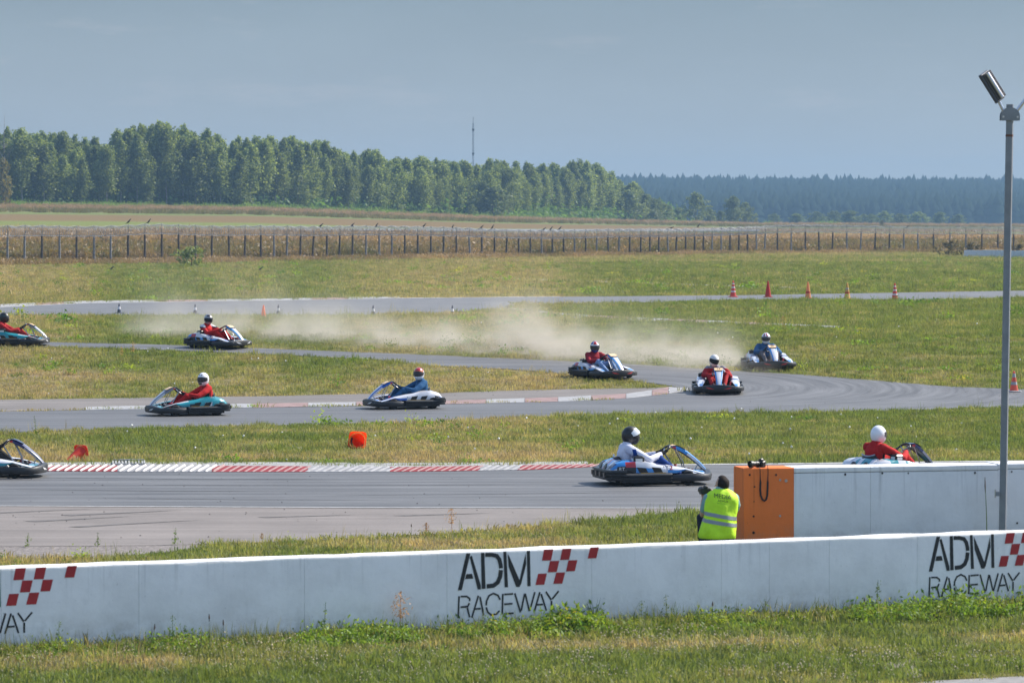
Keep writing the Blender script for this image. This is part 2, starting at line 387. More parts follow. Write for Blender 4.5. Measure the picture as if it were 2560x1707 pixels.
M_WHITE = mat('white_line_paint', (.36, .36, .36), .75, spec=.2, var=.18, vscale=6)
M_DIRT = mat('bare_dirt', (.20, .17, .145), .95, var=.45, vscale=3, bump=.8, bscale=30)
NT_UP = [(-700, 1176), (0, 1171), (320, 1165.5), (700, 1166), (1000, 1170), (1300, 1166), (1492, 1163.5), (1900, 1160), (2500, 1153), (3300, 1147)]
NT_LO = [(3300, 1273), (1700, 1271.7), (900, 1270.5), (0, 1266), (-700, 1262)]
overlay('track_asphalt', NT_UP + NT_LO, .012, M_TRACK)
overlay('concrete_apron', [(-700, 1262), (0, 1266), (900, 1270.5), (1700, 1271.7), (2000, 1272), (1850, 1279), (1700, 1281), (1560, 1296), (1410, 1309), (1138, 1332), (900, 1346), (612, 1358), (383, 1364), (0, 1367), (-700, 1370)], .008, M_APRON)
overlay('gravel_edge', [(-700, 1366), (0, 1364), (383, 1361), (560, 1358), (420, 1380), (250, 1394), (0, 1396), (-700, 1400)], .004, mat('gravel_edge_stone', (.17, .15, .14), .95, var=.6, vscale=14, bump=1., bscale=22))
overlay('edge_line', [(-700, 1261.3), (0, 1265.2), (900, 1269.8), (1850, 1271.2), (1850, 1272.6), (900, 1271.3), (0, 1266.8), (-700, 1262.8)], .016, M_WHITE, mask=False)
overlay('edge_line', [(1485, 1163.6), (1900, 1160), (2500, 1153), (3300, 1147), (3300, 1149.6), (2500, 1155.6), (1900, 1162.6), (1485, 1166.6)], .017, M_WHITE, mask=False)
HAIR = [(-700, 1094), (0, 1083), (214, 1076), (430, 1069), (700, 1064), (1000, 1058), (1400, 1041), (1706, 1035), (2100, 1031), (2560, 1018.5), (2900, 1010), (2960, 994), (2800, 983),
        (2560, 973.6), (2380, 967.5), (2135, 947.6), (2000, 937), (1860, 929), (1600, 912.5), (1400, 902.5), (1000, 885), (700, 873.5), (398, 862), (129, 856), (-200, 853), (-700, 850)]
INF = [(-700, 867), (129, 867), (400, 876), (700, 887), (954, 901), (1083, 915), (1282, 924), (1400, 934), (1560, 950), (1640, 960), (1680, 966), (1722, 975), (1700, 981), (1663, 986), (1571, 996), (1400, 1005), (1110, 1011), (900, 1016), (700, 1019), (400, 1023), (214, 1026), (0, 1030), (-700, 1042)]
overlay('hairpin_track', HAIR[:14] + HAIR[14:] + INF, .012, M_TRACK2)
overlay('concrete_runoff', [(-700, 1010), (0, 1000), (306, 995.6), (700, 990), (900, 985.5), (1098, 982.5), (1400, 973.5), (1560, 971.5), (1660, 969.5), (1676, 967), (1722, 975), (1700, 980), (1663, 985), (1571, 995), (1400, 1004), (1110, 1010), (900, 1015), (700, 1018), (400, 1022), (214, 1025), (0, 1029), (-700, 1041)], .008, M_APRON2)
FT = [(-700, 790), (0, 767.5), (214, 758), (700, 751.6), (1006, 746), (1400, 742.4), (1860, 738.6), (2258, 732), (2560, 727), (3300, 715), (3300, 735), (2560, 744), (2450, 748), (2319, 751.7), (1860, 750.8), (1767, 754), (1400, 761), (1290, 758), (1281, 771), (1250, 775), (1120, 784), (933, 789), (700, 789.5), (459, 790), (0, 789), (-700, 812)]
overlay('far_track', FT, .012, M_TRACK3)
overlay('far_edge_line', [(-200, 774), (0, 766.7), (214, 757.2), (700, 750.8), (1006, 745.2), (1400, 741.6), (1400, 742.9), (1006, 746.5), (700, 752.2), (214, 759), (0, 768.8), (-200, 776)], .016, M_WHITE, mask=False)
overlay('dirt_path', [(866, 685.5), (1089, 691), (1280, 696.5), (1457, 701.5), (1579, 706), (1742, 711.5), (1919, 716.5), (2078, 721), (2078, 722.3), (1919, 718.8), (1742, 714), (1579, 708.5), (1457, 703.8), (1280, 698), (1089, 692.6), (866, 687)], .012, mat('dirt_path_soil', (.40, .37, .33), .95, var=.25, vscale=1.5))
overlay('runway', [(-700, 573.5), (0, 573.3), (640, 573), (1300, 574), (1900, 575), (1900, 579), (1300, 579), (640, 579), (0, 580), (-700, 580)], .1, mat('runway_concrete', (.16, .17, .17), .8, var=.1), dens=40)
M_SKID = mat('rubber_mark', (.115, .108, .104), .8, spec=.2, var=.35, vscale=6)
for a, b_, w in (((236, 1273.4), (-60, 1284), 1.6), ((455, 1276.5), (150, 1289), 1.7), ((330, 1292), (60, 1304), 1.8), ((520, 1300), (170, 1318), 1.5), ((900, 1288), (640, 1294), 1.3), ((1250, 1283), (980, 1290), 1.2)):
    overlay('tyre_mark', [a, ((a[0] + b_[0]) / 2, (a[1] + b_[1]) / 2 - w * .2), b_, (b_[0] + 30, b_[1] + w), ((a[0] + b_[0]) / 2, (a[1] + b_[1]) / 2 + w)], .0125, M_SKID, mask=False)
for a, b_, w in (((60, 1196), (900, 1200), 1.6), ((300, 1214), (1350, 1213), 2.0), ((-60, 1224), (700, 1230), 1.4), ((800, 1240), (1600, 1232), 1.5), ((200, 1247), (1000, 1252), 1.3)):
    overlay('tyre_mark', [a, ((a[0] + b_[0]) / 2, (a[1] + b_[1]) / 2 - w * .3), b_, ((a[0] + b_[0]) / 2, (a[1] + b_[1]) / 2 + w)], .016, mat('racing_line_rubber', (.104, .104, .106), .6, spec=.3, var=.2, vscale=3), mask=False)
overlay('service_road', [(2270, 1712), (2330, 1704), (2560, 1692), (3300, 1660), (3300, 1740), (2270, 1740)], .012, mat('service_road_asphalt', (.21, .20, .19), .8, var=.25, vscale=8))
overlay('bare_patch', [(2200, 1660), (2240, 1630), (2290, 1655), (2310, 1690), (2260, 1700)], .006, M_DIRT, mask=False)
# ------------------------------------------------------------------ kerbs
M_RED, M_KWHITE, M_KGREY = mat('kerb_red_paint', (.30, .035, .04), .7, spec=.25, var=.3, vscale=5, bump=.2), mat('kerb_white_paint', (.30, .30, .305), .75, spec=.2, var=.22, vscale=4), mat('kerb_bare_concrete', (.29, .29, .285), .85, spec=.2, var=.25, vscale=3)
M_KRED2 = mat('kerb_faded_red', (.26, .18, .17), .8, spec=.2, var=.25, vscale=3)
def strip_kerb(name, up, lo, segs, h, kind='structure'):
    """kerb of painted blocks along two pixel polylines; segs = [(u0,u1,material)]"""
    root = tag(empty(name), kind='structure')
    fu = lambda pl, u: float(np.interp(u, [p[0] for p in pl], [p[1] for p in pl]))
    for u0, u1, m in segs:
        n = max(1, int((u1 - u0) / 40)); mb = MB(); rings = []
        g = .6
        for k in range(n + 1):
            u = u0 + g + (u1 - u0 - 2 * g) * k / n
            a, b = at(u, fu(lo, u)), at(u, fu(up, u)); mid = (a + b) / 2
            rings.append([a + Vector((0, 0, .006)), a + Vector((0, 0, .014 + h * .2)), mid + Vector((0, 0, .014 + h * .7)), b + Vector((0, 0, .014 + h)), b + Vector((0, 0, .006))])
        mb.loft(rings, 0, True, True, True)
        o = mb.build('kerb_block', m, root)
    return root
W, Rd, G = M_KWHITE, M_KRED2, M_KGREY
strip_kerb('hairpin_kerb', [(214, 1020.5), (640, 1012), (896, 1008.5), (1110, 1005), (1400, 996), (1571, 987), (1640, 977), (1675, 970), (1700, 968), (1722, 974)],
    [(214, 1026), (640, 1020), (896, 1015.5), (1110, 1011.5), (1400, 1005), (1571, 996.5), (1663, 986), (1700, 980), (1722, 976.5)],
    [(214, 632, W), (632, 770, Rd), (770, 890, W), (890, 1215, Rd), (1215, 1312, W), (1312, 1395, Rd), (1395, 1478, W), (1478, 1565, Rd), (1565, 1630, W), (1630, 1672, Rd), (1672, 1722, W)], .025)
strip_kerb('inner_kerb', [(1250, 773.5), (1290, 773.5), (1400, 786.5), (1583, 797), (1767, 805), (2100, 820)], [(1250, 775.5), (1290, 778), (1400, 795), (1583, 801.5), (1767, 808.5), (2100, 822)],
    [(1250, 1300, W), (1300, 1340, Rd), (1340, 1372, W), (1372, 1400, Rd), (1400, 1470, W), (1470, 1570, Rd), (1570, 1670, W), (1670, 1770, Rd), (1770, 1860, W), (1860, 1930, Rd), (1930, 2100, W)], .05)
strip_kerb('outer_kerb', [(0, 765), (214, 756), (700, 750), (1006, 744.6)], [(0, 767.5), (214, 758), (700, 751.8), (1006, 746)],
    [(0, 90, W), (90, 160, Rd), (160, 300, W), (300, 400, W), (400, 520, Rd), (520, 780, W), (780, 870, Rd), (870, 1000, W)], .06)
def rumble_kerb():
    root = tag(empty('rumble_kerb'), kind='structure')
    up = [(-300, 1169), (0, 1168), (320, 1167.5), (700, 1169), (1000, 1171.5), (1300, 1167), (1400, 1165.5), (1490, 1164)]
    lo = [(-300, 1178), (0, 1178.5), (320, 1181), (700, 1181.5), (1000, 1181), (1300, 1177), (1400, 1173), (1490, 1168)]
    gr = [(-300, 1164), (0, 1162.5), (320, 1161.5), (700, 1161.5), (1000, 1163.5), (1300, 1161), (1490, 1159.5)]
    f = lambda pl, u: float(np.interp(u, [p[0] for p in pl], [p[1] for p in pl]))
    us = np.arange(-300, 1491, 30)
    mb = MB(); mb.loft([[at(u, f(up, u), .004), at(u, f(up, u), .035), at(u, f(gr, u), .05), at(u, f(gr, u), .0)] for u in us], 0)
    mb.build('kerb_slab', M_KGREY, root)
    segs = [(-300, 294, M_RED), (294, 530, M_KWHITE), (530, 770, M_RED), (770, 975, M_KWHITE), (975, 1200, M_RED), (1200, 1300, M_KWHITE), (1300, 1490, M_RED)]
    for u0, u1, m_ in segs:
        mb = MB(); mb.loft([[at(u, f(lo, u), .004), at(u, f(lo, u), .020), at(u, f(up, u) + .2, .034), at(u, f(up, u) + .2, .004)] for u in np.linspace(u0 + .3, u1 - .3, max(3, int((u1 - u0) / 30)))], 0)
        mb.build('kerb_bed', mat('kerb_bed_red', (.22, .035, .04), .8, spec=.15, var=.35, vscale=4) if m_ is M_RED else mat('kerb_bed_grey', (.24, .24, .25), .8, spec=.15, var=.3, vscale=3), root)
    sunlit_white, pink = mat('kerb_sunlit_white', (.42, .41, .41), .75, spec=.2, var=.25, vscale=9), mat('kerb_sunlit_pink', (.29, .19, .185), .75, spec=.2, var=.3, vscale=9)  # paler colours paint the sunlight onto each ridge's right-facing slope
    u = -296.0
    while u < 1484:
        m = next(s[2] for s in segs if s[0] <= u + 9 < s[1])
        p = at(u, f(lo, u), .02); q = at(u + 26, f(up, u + 26) + .4, .034)
        w = at(u + 15, f(lo, u + 15), .02) - p; hgt = Vector((0, 0, .034 if u < 530 else .016))
        k = w * .66
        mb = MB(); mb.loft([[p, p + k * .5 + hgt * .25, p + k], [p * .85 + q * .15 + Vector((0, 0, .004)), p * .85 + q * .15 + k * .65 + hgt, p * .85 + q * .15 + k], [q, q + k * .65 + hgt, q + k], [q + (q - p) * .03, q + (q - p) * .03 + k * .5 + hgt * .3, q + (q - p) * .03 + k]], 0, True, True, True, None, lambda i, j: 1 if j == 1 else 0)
        mb.build('kerb_ridge', [m, sunlit_white if u < 294 or (m is M_KWHITE and u < 560) else (pink if m is M_RED else M_KWHITE)], root, smooth=40); u += 19.6
rumble_kerb()
def drain():
    p = at(322, 1163); root = empty('drain_grate', p, R(6), 'grey metal drain grate set in the kerb beside the grass', 'drain grate')
    m = mat('galvanised_steel', (.33, .33, .32), .7, .1); mb = MB()
    mb.box((-.28, -.45, .0), (.28, -.40, .06)); mb.box((-.28, .40, .0), (.28, .45, .09)); mb.box((-.30, -.45, 0), (-.27, .45, .069)); mb.box((.27, -.45, 0), (.30, .45, .069)); mb.build('frame', m, root)
    for k in range(9): MB().box((-.27 + .06 * k + .02, -.40, .05), (-.27 + .06 * k + .052, .40, .066)).build('bar', m, root)
drain()
# ================================================================== scatter of ground cover
def pip(P, poly):
    x, y = P[:, 0], P[:, 1]; ins = np.zeros(len(P), bool); n = len(poly)
    for i in range(n):
        x0, y0 = poly[i]; x1, y1 = poly[i - 1]
        c = ((y0 > y) != (y1 > y))
        if not c.any(): continue
        with np.errstate(divide='ignore', invalid='ignore'): xi = (x1 - x0) * (y - y0) / (y1 - y0 + 1e-12) + x0
        ins ^= c & (x < xi)
    return ins
def on_grass(P):
    ok = np.ones(len(P), bool)
    for poly in MASKS: ok &= ~pip(P, poly)
    return ok
def blades(n, rad, h0, h1, w, lean, seed, curl=.35, mats=None):
    r = np.random.default_rng(seed); V = []; Fq = []
    a = r.uniform(0, 2 * np.pi, n); d = rad * np.sqrt(r.uniform(0, 1, n)); h = r.uniform(h0, h1, n); az = r.uniform(0, 2 * np.pi, n); le = r.normal(0, lean, n)
    ld = r.uniform(0, 2 * np.pi, n); bx, by = np.cos(a) * d, np.sin(a) * d
    for k in range(n):
        ex, ey = np.cos(az[k]) * w / 2, np.sin(az[k]) * w / 2; lx, ly = np.cos(ld[k]) * le[k] * h[k], np.sin(ld[k]) * le[k] * h[k]
        b = len(V)
        V += [(bx[k] - ex, by[k] - ey, -.01), (bx[k] + ex, by[k] + ey, -.01), (bx[k] + lx * curl + ex * .8, by[k] + ly * curl + ey * .8, h[k] * .6), (bx[k] + lx * curl - ex * .8, by[k] + ly * curl - ey * .8, h[k] * .6), (bx[k] + lx, by[k] + ly, h[k])]
        Fq += [(b, b + 1, b + 2), (b, b + 2, b + 3), (b + 3, b + 2, b + 4)]
    return V, Fq
def leafclump(n, rad, h, size, seed):
    r = np.random.default_rng(seed); V = []; Fq = []
    for k in range(n):
        c = np.array((r.normal(0, rad * .5), r.normal(0, rad * .5), abs(r.normal(.5, .3)) * h)); d1 = r.normal(0, 1, 3); d1 /= np.linalg.norm(d1); d2 = np.cross(d1, r.normal(0, 1, 3)); d2 /= np.linalg.norm(d2)
        s = size * r.uniform(.6, 1.3); b = len(V)
        V += [c - d1 * s, c + d2 * s * .45, c + d1 * s, c - d2 * s * .45]; Fq += [(b, b + 1, b + 2), (b, b + 2, b + 3)]
    return V, Fq
GR = [(.0, (.13, .18, .055)), (.35, (.22, .238, .098)), (.6, (.30, .272, .15)), (1., (.385, .305, .21))]
M_GRASS = leaf_mat('grass_blades', (0,)*3, (0,)*3, .5, attr='tint', dry=GR)
M_DRYG = leaf_mat('dry_field_grass', (0,)*3, (0,)*3, .35, attr='tint', dry=[(.0, (.16, .155, .065)), (.3, (.235, .17, .10)), (.65, (.36, .255, .165)), (1., (.44, .335, .225))])
M_WEED = leaf_mat('weed_leaves', (0,)*3, (0,)*3, .5, attr='tint', dry=[(.0, (.09, .18, .035)), (.5, (.18, .29, .05)), (.8, (.29, .35, .06)), (1., (.38, .36, .08))])
M_PUFF = mat('seed_head_white', (.78, .76, .70), .9)
M_CLOVER = mat('clover_flower', (.50, .43, .28), .9, spec=0)
def variant_set(name, meshes):
    c = bpy.data.collections.new(name)
    for i, me in enumerate(meshes):
        o = bpy.data.objects.new(f'{name}_{chr(97 + i)}', me); c.objects.link(o)
    return c
def vm(name, VF, m): return fast_mesh(name, VF[0], VF[1], [m])
def scatter(name, P, scl, idx, tint, coll, tilt=.12, zoff=0.):
    """ground cover: one object whose points carry the clumps"""
    n = len(P); z = zter(P[:, 0], P[:, 1]) + zoff
    me = bpy.data.meshes.new(name); me.vertices.add(n)
    me.vertices.foreach_set('co', np.stack([P[:, 0], P[:, 1], z], 1).astype(np.float32).ravel())
    rot = np.stack([RNG.normal(0, tilt, n), RNG.normal(0, tilt, n), RNG.uniform(0, 6.283, n)], 1)
    if scl.ndim == 1: scl = np.stack([scl, scl, scl], 1)
    for nm, ty, dat in (('rot', 'FLOAT_VECTOR', rot), ('scl', 'FLOAT_VECTOR', scl)):
        me.attributes.new(nm, ty, 'POINT').data.foreach_set('vector', dat.astype(np.float32).ravel())
    me.attributes.new('idx', 'INT', 'POINT').data.foreach_set('value', np.asarray(idx, np.int32))
    me.attributes.new('tint', 'FLOAT', 'POINT').data.foreach_set('value', np.asarray(tint, np.float32))
    o = tag(link(name, me), kind='stuff')
    g = bpy.data.node_groups.new(name, 'GeometryNodeTree')
    g.interface.new_socket('Geometry', in_out='INPUT', socket_type='NodeSocketGeometry'); g.interface.new_socket('Geometry', in_out='OUTPUT', socket_type='NodeSocketGeometry')
    N, L = g.nodes, g.links; gi, go = N.new('NodeGroupInput'), N.new('NodeGroupOutput')
    ci = N.new('GeometryNodeCollectionInfo'); ci.inputs['Collection'].default_value = coll; ci.inputs['Separate Children'].default_value = True; ci.inputs['Reset Children'].default_value = True
    ip = N.new('GeometryNodeInstanceOnPoints'); ip.inputs['Pick Instance'].default_value = True
    def na(nm, ty):
        q = N.new('GeometryNodeInputNamedAttribute'); q.data_type = ty; q.inputs['Name'].default_value = nm; return q.outputs['Attribute']
    e2r = N.new('FunctionNodeEulerToRotation'); L.new(na('rot', 'FLOAT_VECTOR'), e2r.inputs[0])
    L.new(gi.outputs[0], ip.inputs['Points']); L.new(ci.outputs[0], ip.inputs['Instance']); L.new(na('idx', 'INT'), ip.inputs['Instance Index']); L.new(e2r.outputs[0], ip.inputs['Rotation']); L.new(na('scl', 'FLOAT_VECTOR'), ip.inputs['Scale'])
    L.new(ip.outputs[0], go.inputs[0])
    md = o.modifiers.new('scatter', 'NODES'); md.node_group = g
    return o
def sample(D0, D1, dens, umin=-420, umax=2980):
    """uniform points on the ground between two distances, inside the view with a margin to either side"""
    A = (umax - umin) / F * (D1 * D1 - D0 * D0) / 2; n = int(A * dens)
    D = np.sqrt(RNG.uniform(D0 * D0, D1 * D1, n)); u = RNG.uniform(umin, umax, n)
    return np.stack([(u - U0) / F * D, D], 1)
WALL_A, WALL_B = Vector((-5.22, 38.95, 0)), Vector((5.86, 43.62, 0))
WDIR = (WALL_B - WALL_A).normalized(); WN = Vector((WDIR.y, -WDIR.x, 0))     # WN points to the camera
def wall_dist(P): return (P[:, 0] - WALL_A.x) * WN.x + (P[:, 1] - WALL_A.y) * WN.y
RW_DIR = None
cg = variant_set('grass_clump', [vm('grass_clump', blades(40, .20, .02, .055, .011, .7, 1), M_GRASS), vm('grass_clump', blades(36, .20, .025, .07, .010, .65, 2), M_GRASS), vm('grass_clump', blades(44, .22, .015, .045, .014, .9, 3), M_GRASS),
                                 vm('grass_clump', blades(7, .16, .08, .20, .006, .25, 4), M_GRASS), vm('grass_clump', blades(26, .14, .05, .11, .012, .6, 5), M_GRASS)])
cw = variant_set('weed_clump', [vm('weed_clump', leafclump(60, .18, .13, .028, 1), M_WEED), vm('weed_clump', leafclump(50, .13, .20, .025, 2), M_WEED), vm('weed_clump', leafclump(66, .24, .08, .03, 3), M_WEED)])
cd = variant_set('field_clump', [vm('field_clump', blades(46, .8, .5, 1.15, .05, .28, 6), M_DRYG), vm('field_clump', blades(40, .8, .4, .9, .06, .35, 7), M_DRYG), vm('field_clump', leafclump(60, 1.0, .8, .16, 8), M_DRYG)])
def puff(seed, n, r0, m):
    r = np.random.default_rng(seed); mb = MB()
    for k in range(n):
        x, y, z = r.normal(0, .18), r.normal(0, .18), r.uniform(.05, .16); s = r0 * r.uniform(.7, 1.3)
        mb.add([(x + s, y, z), (x - s, y, z), (x, y + s, z), (x, y - s, z), (x, y, z + s), (x, y, z - s)], [(0, 2, 4), (2, 1, 4), (1, 3, 4), (3, 0, 4), (2, 0, 5), (1, 2, 5), (3, 1, 5), (0, 3, 5)])
    return mb.mesh('flower_heads', m)
cf = variant_set('flower_heads', [puff(1, 7, .010, M_CLOVER), puff(2, 5, .009, M_CLOVER), puff(3, 1, .032, M_PUFF)])
def grass_layer(name, D0, D1, dens, s0, s1, w_tall=.12):
    P = sample(D0, D1, dens); P = P[on_grass(P)]
    wd = wall_dist(P); P = P[~((wd < 0.02) & (wd > -.42) & (P[:, 1] < 46))]
    t = np.clip(dryness(P[:, 0], P[:, 1]) + RNG.normal(0, .13, len(P)), 0, 1)
    idx = RNG.choice(5, len(P), p=[.27, .24, .27, w_tall, .22 - w_tall])
    sc = RNG.uniform(s0, s1, len(P)); sz = sc * RNG.uniform(.75, 1.25, len(P)) * (.75 + .6 * fbm(P[:, 0], P[:, 1], 4, 31))
    return scatter(name, P, np.stack([sc, sc, sz], 1), idx, t, cg)
grass_layer('grass', 35.6, 39.6, 60, .75, 1.25, .06)
grass_layer('grass', 39.6, 58.5, 36, .8, 1.3, .09)
grass_layer('grass', 66, 92, 26, .9, 1.3, .05)
grass_layer('grass', 92, 128, 16, 1.0, 1.5, .08)
grass_layer('grass', 128, 185, 9, 1.2, 1.9, .14)
grass_layer('grass', 185, 345, 2.6, 1.6, 2.6, .05)
def weeds():
    # leafy growth along the foot of the near wall
    n = 2100; t = RNG.uniform(-.06, 1.06, n); off = np.abs(RNG.normal(0, .28, n)) + .03
    P = np.stack([WALL_A.x + (WALL_B.x - WALL_A.x) * t + WN.x * off, WALL_A.y + (WALL_B.y - WALL_A.y) * t + WN.y * off], 1)
    k = fbm(P[:, 0], P[:, 1] * 0, 1.1, 41) + RNG.normal(0, .06, n) + .17 * np.exp(-((P[:, 0] - .45) / .6) ** 2) + .08 * (P[:, 0] > 2); sel = k > .47; P = P[sel]; k = k[sel]
    sc = RNG.uniform(.5, .85, len(P)) * (.55 + 1.5 * np.clip(k - .45, 0, .4) * 2)
    scatter('wall_weeds', P, sc, RNG.integers(0, 3, len(P)), np.clip(RNG.normal(.45, .2, len(P)), 0, 1), cw)
    n = 1500; t = RNG.uniform(-.06, 1.06, n); off = np.abs(RNG.normal(0, .2, n)) + .03
    P = np.stack([WALL_A.x + (WALL_B.x - WALL_A.x) * t + WN.x * off, WALL_A.y + (WALL_B.y - WALL_A.y) * t + WN.y * off], 1)
    scatter('wall_grass', P, RNG.uniform(.7, 1.5, n), RNG.choice([1, 3, 4, 4], n), np.clip(RNG.normal(.25, .2, n), 0, 1), cg, .2)
    # darker leafy tufts dotted over the verges
    P = np.concatenate([sample(36, 53, 1.6), sample(66, 128, .35), sample(128, 340, .03)]); P = P[on_grass(P)]; wd = wall_dist(P); P = P[~((wd < .02) & (wd > -.42) & (P[:, 1] < 46))]
    k = fbm(P[:, 0], P[:, 1], 6, 51); P = P[k > .5]
    scatter('weed_tufts', P, RNG.uniform(.6, 1.3, len(P)) * np.where(P[:, 1] > 128, 2.4, np.where(P[:, 1] > 60, 1.3, .8)), RNG.integers(0, 3, len(P)), np.clip(RNG.normal(.4, .25, len(P)), 0, 1), cw)
    P = np.concatenate([sample(36.3, 42, 14), sample(66, 90, .12), sample(95, 128, .03)]); P = P[on_grass(P)]
    k = fbm(P[:, 0] * .6, P[:, 1], 1.5, 61); P = P[(k > .50) | (P[:, 1] > 60)]
    wd = wall_dist(P); P = P[~((wd < .1) & (wd > -.5) & (P[:, 1] < 46))]
    scatter('white_flowers', P, np.where(P[:, 1] > 60, .85, .95) * RNG.uniform(.7, 1.2, len(P)), np.where(P[:, 1] > 60, 2, RNG.integers(0, 2, len(P))), np.zeros(len(P)), cf)
P_ = sample(343, 480, 1.3); P_ = P_[P_[:, 1] < interp(U0 + F * P_[:, 0] / P_[:, 1], FEN_U, FEN_D) - 8]
scatter('grass', P_, np.stack([RNG.uniform(2.2, 3.4, len(P_))] * 3, 1), RNG.choice(5, len(P_)), np.clip(dryness(P_[:, 0], P_[:, 1]) + .12 + RNG.normal(0, .13, len(P_)), 0, 1), cg)
weeds()
def understory():
    # shaded bushes under and behind the front trees
    n = 4200; u = RNG.uniform(-250, 1680, n); dw = interp(u, FOR_U, FOR_D); D = dw + RNG.uniform(8, 52, n); P = np.stack([(u - U0) / F * D, D], 1)
    return P, RNG.uniform(14, 32, n), RNG.integers(0, 3, n), np.clip(RNG.normal(.1, .08, n), 0, 1)
def field_cover():
    # tall dry grass before and behind the fence
    n = 5200; u = RNG.uniform(-200, 2760, n); d = interp(u, FEN_U, FEN_D); off = RNG.uniform(-16, 0, n) ** 1 * (.5 + fbm(u, u * 0, 160, 71)); D = d + off + 2
    P = np.stack([(u - U0) / F * D, D], 1)
    scatter('fence_grass', P, RNG.uniform(.35, .7, n) * (.5 + .8 * fbm(u, D * 6, 90, 73)), RNG.integers(0, 3, n), np.clip(.12 + .75 * fbm(u, D * 3, 120, 72) + RNG.normal(0, .16, n) - .1, 0, 1), cd)
    n = 16000; u = RNG.uniform(-200, 2760, n); d = interp(u, FEN_U, FEN_D); dw = interp(u, FOR_U, FOR_D); t = RNG.uniform(0, 1, n) ** 1.3 * .25; D = d + 3 + (dw - d) * t
    P = np.stack([(u - U0) / F * D, D], 1)
    scatter('meadow_grass', P, RNG.uniform(.8, 1.5, n), RNG.integers(0, 3, n), np.clip(.22 + .5 * sm(.07, .16, t) + RNG.normal(0, .12, n) + (fbm(u, D, 90, 74) - .5) * .4, 0, 1), cd)
    n = 7000; u = RNG.uniform(-200, 2760, n); d = interp(u, FEN_U, FEN_D); dw = interp(u, FOR_U, FOR_D); t = RNG.uniform(.72, .99, n); D = d + (dw - d) * t
    P = np.stack([(u - U0) / F * D, D], 1)
    scatter('heath_grass', P, RNG.uniform(.6, 1.1, n), RNG.integers(0, 3, n), np.clip(.05 + .5 * sm(.76, .84, t) + RNG.normal(0, .1, n), 0, 1), cd)
    # green scrub along the forest edge
    n = 2600; u = RNG.uniform(-200, 2100, n); dw = interp(u, FOR_U, FOR_D); D = dw - np.abs(RNG.normal(0, 10, n)) - 3
    P = np.stack([(u - U0) / F * D, D], 1); k = fbm(u, u * 0, 200, 75) + .18 * np.exp(-((u - 1000) / 330) ** 2); sel = k > .5; P = P[sel]; k = k[sel]
    scatter('forest_understory', *understory(), cw)
    scatter('forest_edge_scrub', P, RNG.uniform(5, 11, len(P)) * (k + .1) , RNG.integers(0, 3, len(P)), np.clip(RNG.normal(.35, .15, len(P)), 0, 1), cw)
field_cover()
# ================================================================== trees
M_LEAF = leaf_mat('birch_leaves', (.12, .17, .055), (.25, .31, .11), .5)
M_LEAF2 = leaf_mat('willow_leaves', (.12, .165, .07), (.20, .25, .105), .42)
M_LEAFY = leaf_mat('yellowing_leaves', (.12, .13, .03), (.25, .20, .05), .4)
M_BARK = mat('birch_bark', (.42, .40, .36), .8, col2=(.10, .09, .08), vscale=2.5)
M_BARKD = mat('dark_bark', (.07, .055, .045), .9, var=.3)
def crown_mesh(seed, H, Wd, n_cl, prof, base=.2, leaf=.55, per=17, m=None, droop=.35, cl_r=.95, feather=0.):
    r = np.random.default_rng(seed); V = np.zeros((0, 3)); cs = []
    for k in range(n_cl):
        t = r.uniform(0, 1) ** .85; h = base + (1 - base) * t
        rad = Wd / 2 * np.interp(t, *prof) * (.45 + .65 * r.uniform()) * (1 + .28 * np.sin(3 * h * 7 + seed))
        a = r.uniform(0, 6.283); q = np.sqrt(r.uniform(.15, 1))
        cs.append((np.cos(a) * rad * q, np.sin(a) * rad * q, h * H, .55 + .6 * (1 - t)))
    if feather:      # slim leader shoots at the top
        for k in range(12):
            cs[k] = (r.normal(0, .25), r.normal(0, .25), H * (.86 + .16 * k / 12), .42)
    cs = np.array(cs); n = n_cl * per
    c = np.repeat(cs, per, 0); off = np.clip(r.normal(0, .5, (n, 3)), -1.3, 1.3) * cl_r * c[:, 3:4]
    off[:, 2] = off[:, 2] * (1.15 + feather) - np.abs(off[:, 0] + off[:, 1]) * droop
    P = c[:, :3] + off; P[:, 2] = np.minimum(P[:, 2], H * 1.06)
    d1 = r.normal(0, 1, (n, 3)); d1 /= np.linalg.norm(d1, axis=1)[:, None]; d2 = np.cross(d1, r.normal(0, 1, (n, 3))); d2 /= np.linalg.norm(d2, axis=1)[:, None]
    s = (leaf * r.uniform(.5, 1.2, n))[:, None]
    V = np.stack([P - d1 * s, P + d2 * s * .6, P + d1 * s, P - d2 * s * .6], 1).reshape(-1, 3)
    return fast_mesh('crown', V, np.arange(n * 4).reshape(-1, 4), [m])
PB = ([0, .12, .35, .7, .9, 1], [.45, .85, 1, .72, .38, .08])
PB2 = ([0, .2, .45, .75, .92, 1], [.35, .7, .95, 1, .6, .2])
PB3 = ([0, .1, .3, .55, .8, 1], [.6, 1, .85, .95, .45, .1])
PW = ([0, .2, .5, .8, 1], [.8, 1, .95, .65, .2])
CROWN = [crown_mesh(s, 20, 6.6 + .8 * (s % 3), 150, (PB, PB2, PB3)[s % 3], (.08, .30, .12, .34, .10, .26, .2, .32)[s], .40, 25, M_LEAF, cl_r=1.25, feather=.7) for s in range(8)]
CROWNW = [crown_mesh(40 + s, 14, 10 + s, 110, PW, .08, .55, 17, M_LEAF2, .15, 1.2) for s in range(3)]
CROWNY = crown_mesh(60, 9, 5, 70, PW, .05, .4, 16, M_LEAFY)
